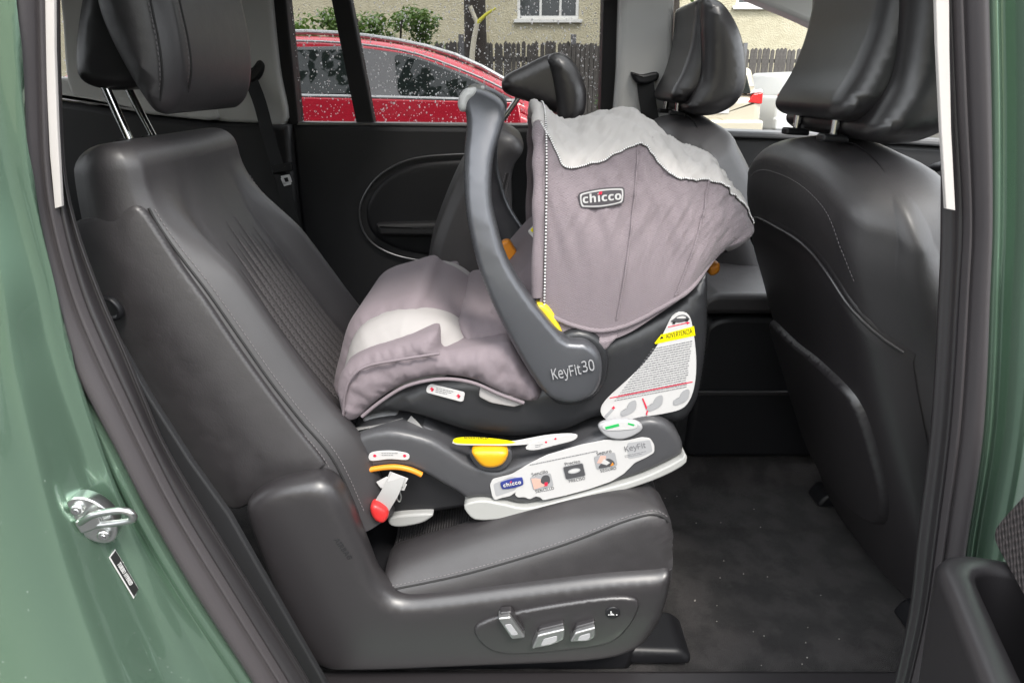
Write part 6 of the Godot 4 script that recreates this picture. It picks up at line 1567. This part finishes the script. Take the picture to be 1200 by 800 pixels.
func warning(c: Node3D) -> void:
	var z := -0.9472
	var l := part(slab(cr([Vector2(0.1371, 0.9073), Vector2(0.1467, 0.9248), Vector2(0.1750, 0.9549), Vector2(0.1990, 0.9830), Vector2(0.2162, 1.0106), Vector2(0.2267, 1.0376), Vector2(0.2351, 1.0576), Vector2(0.2471, 1.0642), Vector2(0.2602, 1.0576), Vector2(0.2690, 1.0309), Vector2(0.2767, 0.9900), Vector2(0.2788, 0.9549), Vector2(0.2750, 0.9263), Vector2(0.2636, 0.9073), Vector2(0.2379, 0.8985), Vector2(0.2053, 0.8926), Vector2(0.1792, 0.8852), Vector2(0.1527, 0.8852), Vector2(0.1403, 0.8941)], 90, true), z, z - 0.0012, 0.0003, 1), "warning_label", M.paper, c)
	part(slab([Vector2(0.2119, 1.0151), Vector2(0.2209, 1.0286), Vector2(0.2683, 1.0420), Vector2(0.2716, 1.0272), Vector2(0.2139, 1.0137)], z + 0.0005, z + 0.0001, 0.0001, 1), "yellow_field", M.ink_yellow, l)
	words("ADVERTENCIA", 0.0075, M.ink_black, l, "lettering", Transform3D(Basis(Vector3(0, 0, 1), 0.22), Vector3(0.2472, 1.0302, -0.9464)), false, 0.0003, 0.62)
	part(slab([Vector2(0.2188, 1.0215), Vector2(0.2221, 1.0269), Vector2(0.2250, 1.0229)], z + 0.0008, z + 0.0004, 0.0001, 1), "symbol", M.ink_black, l)
	# little car drawing and red arrow
	part(slab(cr([Vector2(0.2329, 1.0490), Vector2(0.2376, 1.0530), Vector2(0.2434, 1.0582), Vector2(0.2520, 1.0596), Vector2(0.2586, 1.0556), Vector2(0.2602, 1.0516), Vector2(0.2468, 1.0477)], 24, true), z + 0.0005, z + 0.0001, 0.0001, 1), "drawing", M.ink_mid, l)
	part(slab(cr([Vector2(0.2412, 1.0543), Vector2(0.2448, 1.0569), Vector2(0.2522, 1.0576), Vector2(0.2550, 1.0543)], 14, true), z + 0.0009, z + 0.0004, 0.0001, 1), "drawing", M.paper, l)
	for q in [Vector3(0.2382, 1.0475, -0.9465), Vector3(0.2566, 1.0515, -0.9465)]: part(slab(disc(Vector2(q.x, q.y), 0.0023, 12), z + 0.0012, z + 0.0003, 0.0001, 1), "drawing", M.ink_black, l)
	part(slab([Vector2(0.2298, 1.0410), Vector2(0.2568, 1.0477), Vector2(0.2567, 1.0490), Vector2(0.2619, 1.0477), Vector2(0.2578, 1.0443), Vector2(0.2573, 1.0463), Vector2(0.2299, 1.0397)], z + 0.0005, z + 0.0001, 0.0001, 1), "red_arrow", M.ink_red, l)
	# block of small print, its left end following the slanting edge
	var at: Vector3 = Vector3(0.2124, 1.0070, -0.9466)
	var mb := MB.new()
	var right := 0.0565
	for i in 20:
		var y := -0.001 - i * 0.0038
		var x := -0.0035 - i * 0.0036 if i < 20 else 0.0
		x = maxf(x, -0.073)
		var end := right - i * 0.0009
		while x < end - 0.002:
			var w := minf(rng.randf_range(0.0016, 0.0065), end - x)
			mb.join(slab(rect(x, y, x + w, y + rng.randf_range(0.0008, 0.0012)), 0.0003, 0.0, 0.00005, 1))
			x += w + 0.0009
	part(mb.move(Transform3D(Basis(Vector3(0, 0, 1), 0.215), at)), "small_print", M.ink_grey, l)
	part(slab([Vector2(0.1497, 0.9255), Vector2(0.2746, 0.9530), Vector2(0.2747, 0.9513), Vector2(0.1504, 0.9240)], z + 0.0005, z + 0.0001, 0.0001, 1), "red_rule", M.ink_red, l)
	for q in [[738, 478, 1.0], [768, 472, 1.0], [800, 464, 1.0]]:
		pass
	for p in [Vector3(0.1803, 0.9080, -0.9466), Vector3(0.2204, 0.9168, -0.9466), Vector3(0.2602, 0.9269, -0.9466)]:
		var t := Transform3D(Basis(Vector3(0, 0, 1), 0.5), p)
		part(slab(cr([Vector2(-0.015, -0.008), Vector2(-0.013, 0.001), Vector2(-0.004, 0.001), Vector2(0.004, 0.008), Vector2(0.014, 0.008), Vector2(0.013, 0.0), Vector2(0.004, -0.009)], 24, true), 0.0005, 0.0001, 0.0001, 1).move(t), "drawing", M.silver_print, l)
	part(slab([Vector2(0.1995, 0.9243), Vector2(0.2014, 0.9249), Vector2(0.2091, 0.9083), Vector2(0.2073, 0.9054)], z + 0.0010, z + 0.0002, 0.0001, 1), "red_mark", M.ink_red, l)
	part(slab([Vector2(0.2072, 0.8981), Vector2(0.2092, 0.9069), Vector2(0.2106, 0.9054), Vector2(0.2094, 0.8951)], z + 0.0010, z + 0.0002, 0.0001, 1), "red_mark", M.ink_red, l)
	part(slab([Vector2(0.1539, 0.9083), Vector2(0.1570, 0.9113), Vector2(0.1591, 0.9083), Vector2(0.1560, 0.9054)], z + 0.0010, z + 0.0002, 0.0001, 1), "red_mark", M.ink_red, l)
	part(slab(rounded([Vector2(0.1427, 0.8936), Vector2(0.1552, 0.9083), Vector2(0.1580, 0.9054), Vector2(0.1469, 0.8907)], 0.002), z + 0.0007, z + 0.0001, 0.0001, 1), "drawing", M.silver_print, l)

# canopy cloth: a from the front hoop to the rear, b from the near lower edge over the top to the far lower edge
func canopy_point(a: float, b: float, lift := 0.0) -> Vector3:
	var x := clampf(a, 0, 1) * (hoops_b.size() - 1)
	var k := mini(int(x), hoops_b.size() - 2)
	var lo: Vector2 = hoops_b[k].lerp(hoops_b[k + 1], x - k)
	var hi: Vector2 = hoops_t[k].lerp(hoops_t[k + 1], x - k)
	var zc := -1.168
	var hw := 0.222 - 0.05 * smoothstep(0.7, 1.0, a)
	var ang := PI * b
	var e := 2.0 / lerpf(3.4, 2.4, a)
	var up := pow(maxf(sin(ang), 0.0), e)
	var side := pow(absf(cos(ang)), e) * signf(cos(ang))
	# sag between the hoops, folds in the cloth
	var sag := 0.010 * (1 - absf(cos(a * PI * 3.2))) * sin(ang)
	var edge := minf(1.0, minf(b, 1 - b) * 8.0)
	var f := noise.get_noise_2d(a * 5.0, b * 3.0) * 0.012 + noise.get_noise_2d(a * 13.0 + b * 14.0, b * 3.0 + 9) * 0.006 + (0.25 - absf(noise.get_noise_2d(a * 9.0 - b * 8.0 + 3, b * 2.2 + a * 3.0))) * 0.007 + noise.get_noise_2d(a * 22.0 - b * 12.0, b * 4.0 + 30) * 0.0016
	f = f * edge * smoothstep(0.0, 0.05, a) * (1 - 0.8 * smoothstep(0.7, 1.0, a)) - sag
	var p := lo.lerp(hi, up)
	var n := Vector3(0, 0, signf(cos(ang))).lerp(Vector3((hi - lo).normalized().x, (hi - lo).normalized().y, 0), pow(maxf(sin(ang), 0), 3.0)).normalized()
	return Vector3(p.x, p.y, zc + hw * side) + n * (f + lift)

func canopy(c: Node3D) -> void:
	hoops_b = cr([Vector2(0.0404, 1.0472), Vector2(0.0699, 1.0310), Vector2(0.1021, 1.0202), Vector2(0.1341, 1.0174), Vector2(0.1716, 1.0310), Vector2(0.2138, 1.0605), Vector2(0.2549, 1.0919), Vector2(0.2855, 1.1214), Vector2(0.3010, 1.1366), Vector2(0.3121, 1.1466)], 60)
	hoops_t = cr([Vector2(0.0414, 1.3465), Vector2(0.0567, 1.3348), Vector2(0.0763, 1.3256), Vector2(0.1318, 1.3269), Vector2(0.1870, 1.3321), Vector2(0.2297, 1.3163), Vector2(0.2592, 1.2963), Vector2(0.3137, 1.2691), Vector2(0.3450, 1.2415), Vector2(0.3717, 1.2078), Vector2(0.3873, 1.1733)], 60)
	var na := 110
	var nb := 90
	var rows := []
	for i in na:
		var row := []
		for j in nb: row.append(canopy_point(i / (na - 1.0), lerpf(0.0, 1.0, j / (nb - 1.0))))
		rows.append(row)
	# rounded rear end
	var mid := Vector3(0.3448, 1.1051, -1.1680)
	for k in range(1, 9):
		var t := k / 8.0 * PI / 2
		var row := []
		for j in nb: row.append(mid + (rows[na - 1][j] - mid) * cos(t) + Vector3(0.022, -0.006, 0) * sin(t))
		rows.append(row)
	var mb := MB.new()
	mb.grid(rows)
	var cloth := part(mb, "canopy", M.mauve_cloth, c)
	# pale roof panel with a scalloped lower edge
	var tr := cr([Vector2(0, 0.915), Vector2(0.06, 0.86), Vector2(0.11, 0.80), Vector2(0.2, 0.825), Vector2(0.37, 0.88), Vector2(0.41, 0.865), Vector2(0.45, 0.825), Vector2(0.52, 0.785), Vector2(0.66, 0.835), Vector2(0.84, 0.855), Vector2(1.0, 0.88)], 120)
	var line := func(a: float) -> float:
		var k := 0
		while k < 118 and tr[k + 1].x < a: k += 1
		var up: float = lerpf(tr[k].y, tr[k + 1].y, clampf((a - tr[k].x) / maxf(1e-5, tr[k + 1].x - tr[k].x), 0, 1))
		var e := 2.0 / lerpf(3.4, 2.4, a)
		return asin(clampf(pow(up, 1.0 / e), 0, 1)) / PI
	rows = []
	for i in na:
		var a := i / (na - 1.0)
		var b0: float = line.call(a)
		var row := []
		for j in 50: row.append(canopy_point(a, lerpf(b0, 1 - b0, j / 49.0), 0.0022))
		rows.append(row)
	mb = MB.new()
	mb.grid(rows)
	part(mb, "roof_panel", M.pale_cloth, cloth)
	# dotted piping along the panel and down the front hoop
	for which in 3:
		var path := []
		for i in 140:
			var u := i / 139.0
			if which == 0: path.append(canopy_point(u, line.call(u), 0.003))
			elif which == 1: path.append(canopy_point(0.022, lerpf(0.002, 0.998, u), 0.003))
			else: path.append(canopy_point(u, 1 - line.call(u), 0.003))
		path = spread(path, 160)
		part(tube(path, 0.0016, 6), "piping", M.bead_dark, cloth)
		var beads := MB.new()
		var p2 := spread(path, 150 if which == 0 else 190)
		for p in p2: beads.join(ball(p + Vector3(0, 0.0005, 0.0012), 0.0015, 0.0015, 0.0015, 4))
		var bd := part(beads, "piping_dots", M.bead_white, cloth)
		bd.set_meta("kind", "stuff")
	# rolled front edge
	for q in [[0.01, 0.34, M.mauve_cloth], [0.34, 0.66, M.pale_cloth], [0.66, 0.99, M.mauve_cloth]]:
		var path := []
		for i in 50: path.append(canopy_point(0.0, lerpf(q[0], q[1], i / 49.0), -0.004) + Vector3(-0.004, 0, 0))
		part(tube(path, func(u): return 0.0085 + 0.0012 * sin(u * 23.0), 10), "front_roll", q[2], cloth)
	# second welt behind the front hoop, seams along the ribs, lower hem
	for a in [0.36, 0.66]:
		var path := []
		for i in 60: path.append(canopy_point(a + 0.001, lerpf(0.01, line.call(a + 0.001) - 0.004, i / 59.0), 0.0012))
		part(tube(path, 0.0016, 6), "rib_seam", M.mauve_cloth, cloth)
	var hem := []
	for i in 80: hem.append(canopy_point(i / 79.0, 0.004, 0.002))
	part(tube(hem, 0.0035, 8), "hem", M.mauve_cloth, cloth)
	# loose corner under the hem, tag at the front edge
	part(pillow(cr([Vector2(0.1109, 1.0293), Vector2(0.1338, 1.0239), Vector2(0.1562, 1.0293), Vector2(0.1468, 1.0158), Vector2(0.1372, 1.0049), Vector2(0.1268, 1.0104)], 30, true), -0.938, -0.952, 0.006, 0.0, 0.002, 0.006), "corner_flap", M.mauve_cloth, cloth)
	part(slab(rounded([Vector2(0.0227, 1.1729), Vector2(0.0326, 1.1830), Vector2(0.0428, 1.1779), Vector2(0.0418, 1.1601), Vector2(0.0329, 1.1614)], 0.003), -0.992, -0.996, 0.0006, 1), "care_tag", M.paper, cloth)
	part(slab(rounded([Vector2(0.0262, 1.1749), Vector2(0.0336, 1.1825), Vector2(0.0399, 1.1775), Vector2(0.0375, 1.1674)], 0.003), -0.9905, -0.9918, 0.0003, 1), "care_tag_print", M.ink_yellow, cloth)
	# woven emblem
	var q := canopy_point(0.30, 0.17, 0.005)
	brand(cloth, Transform3D(Basis(Vector3(0, 0, 1), 0.10) , Vector3(Vector3(0.1254, 1.2268, -0.9450).x, Vector3(0.1254, 1.2268, -0.9450).y, q.z)), 0.058, "ink_badge")
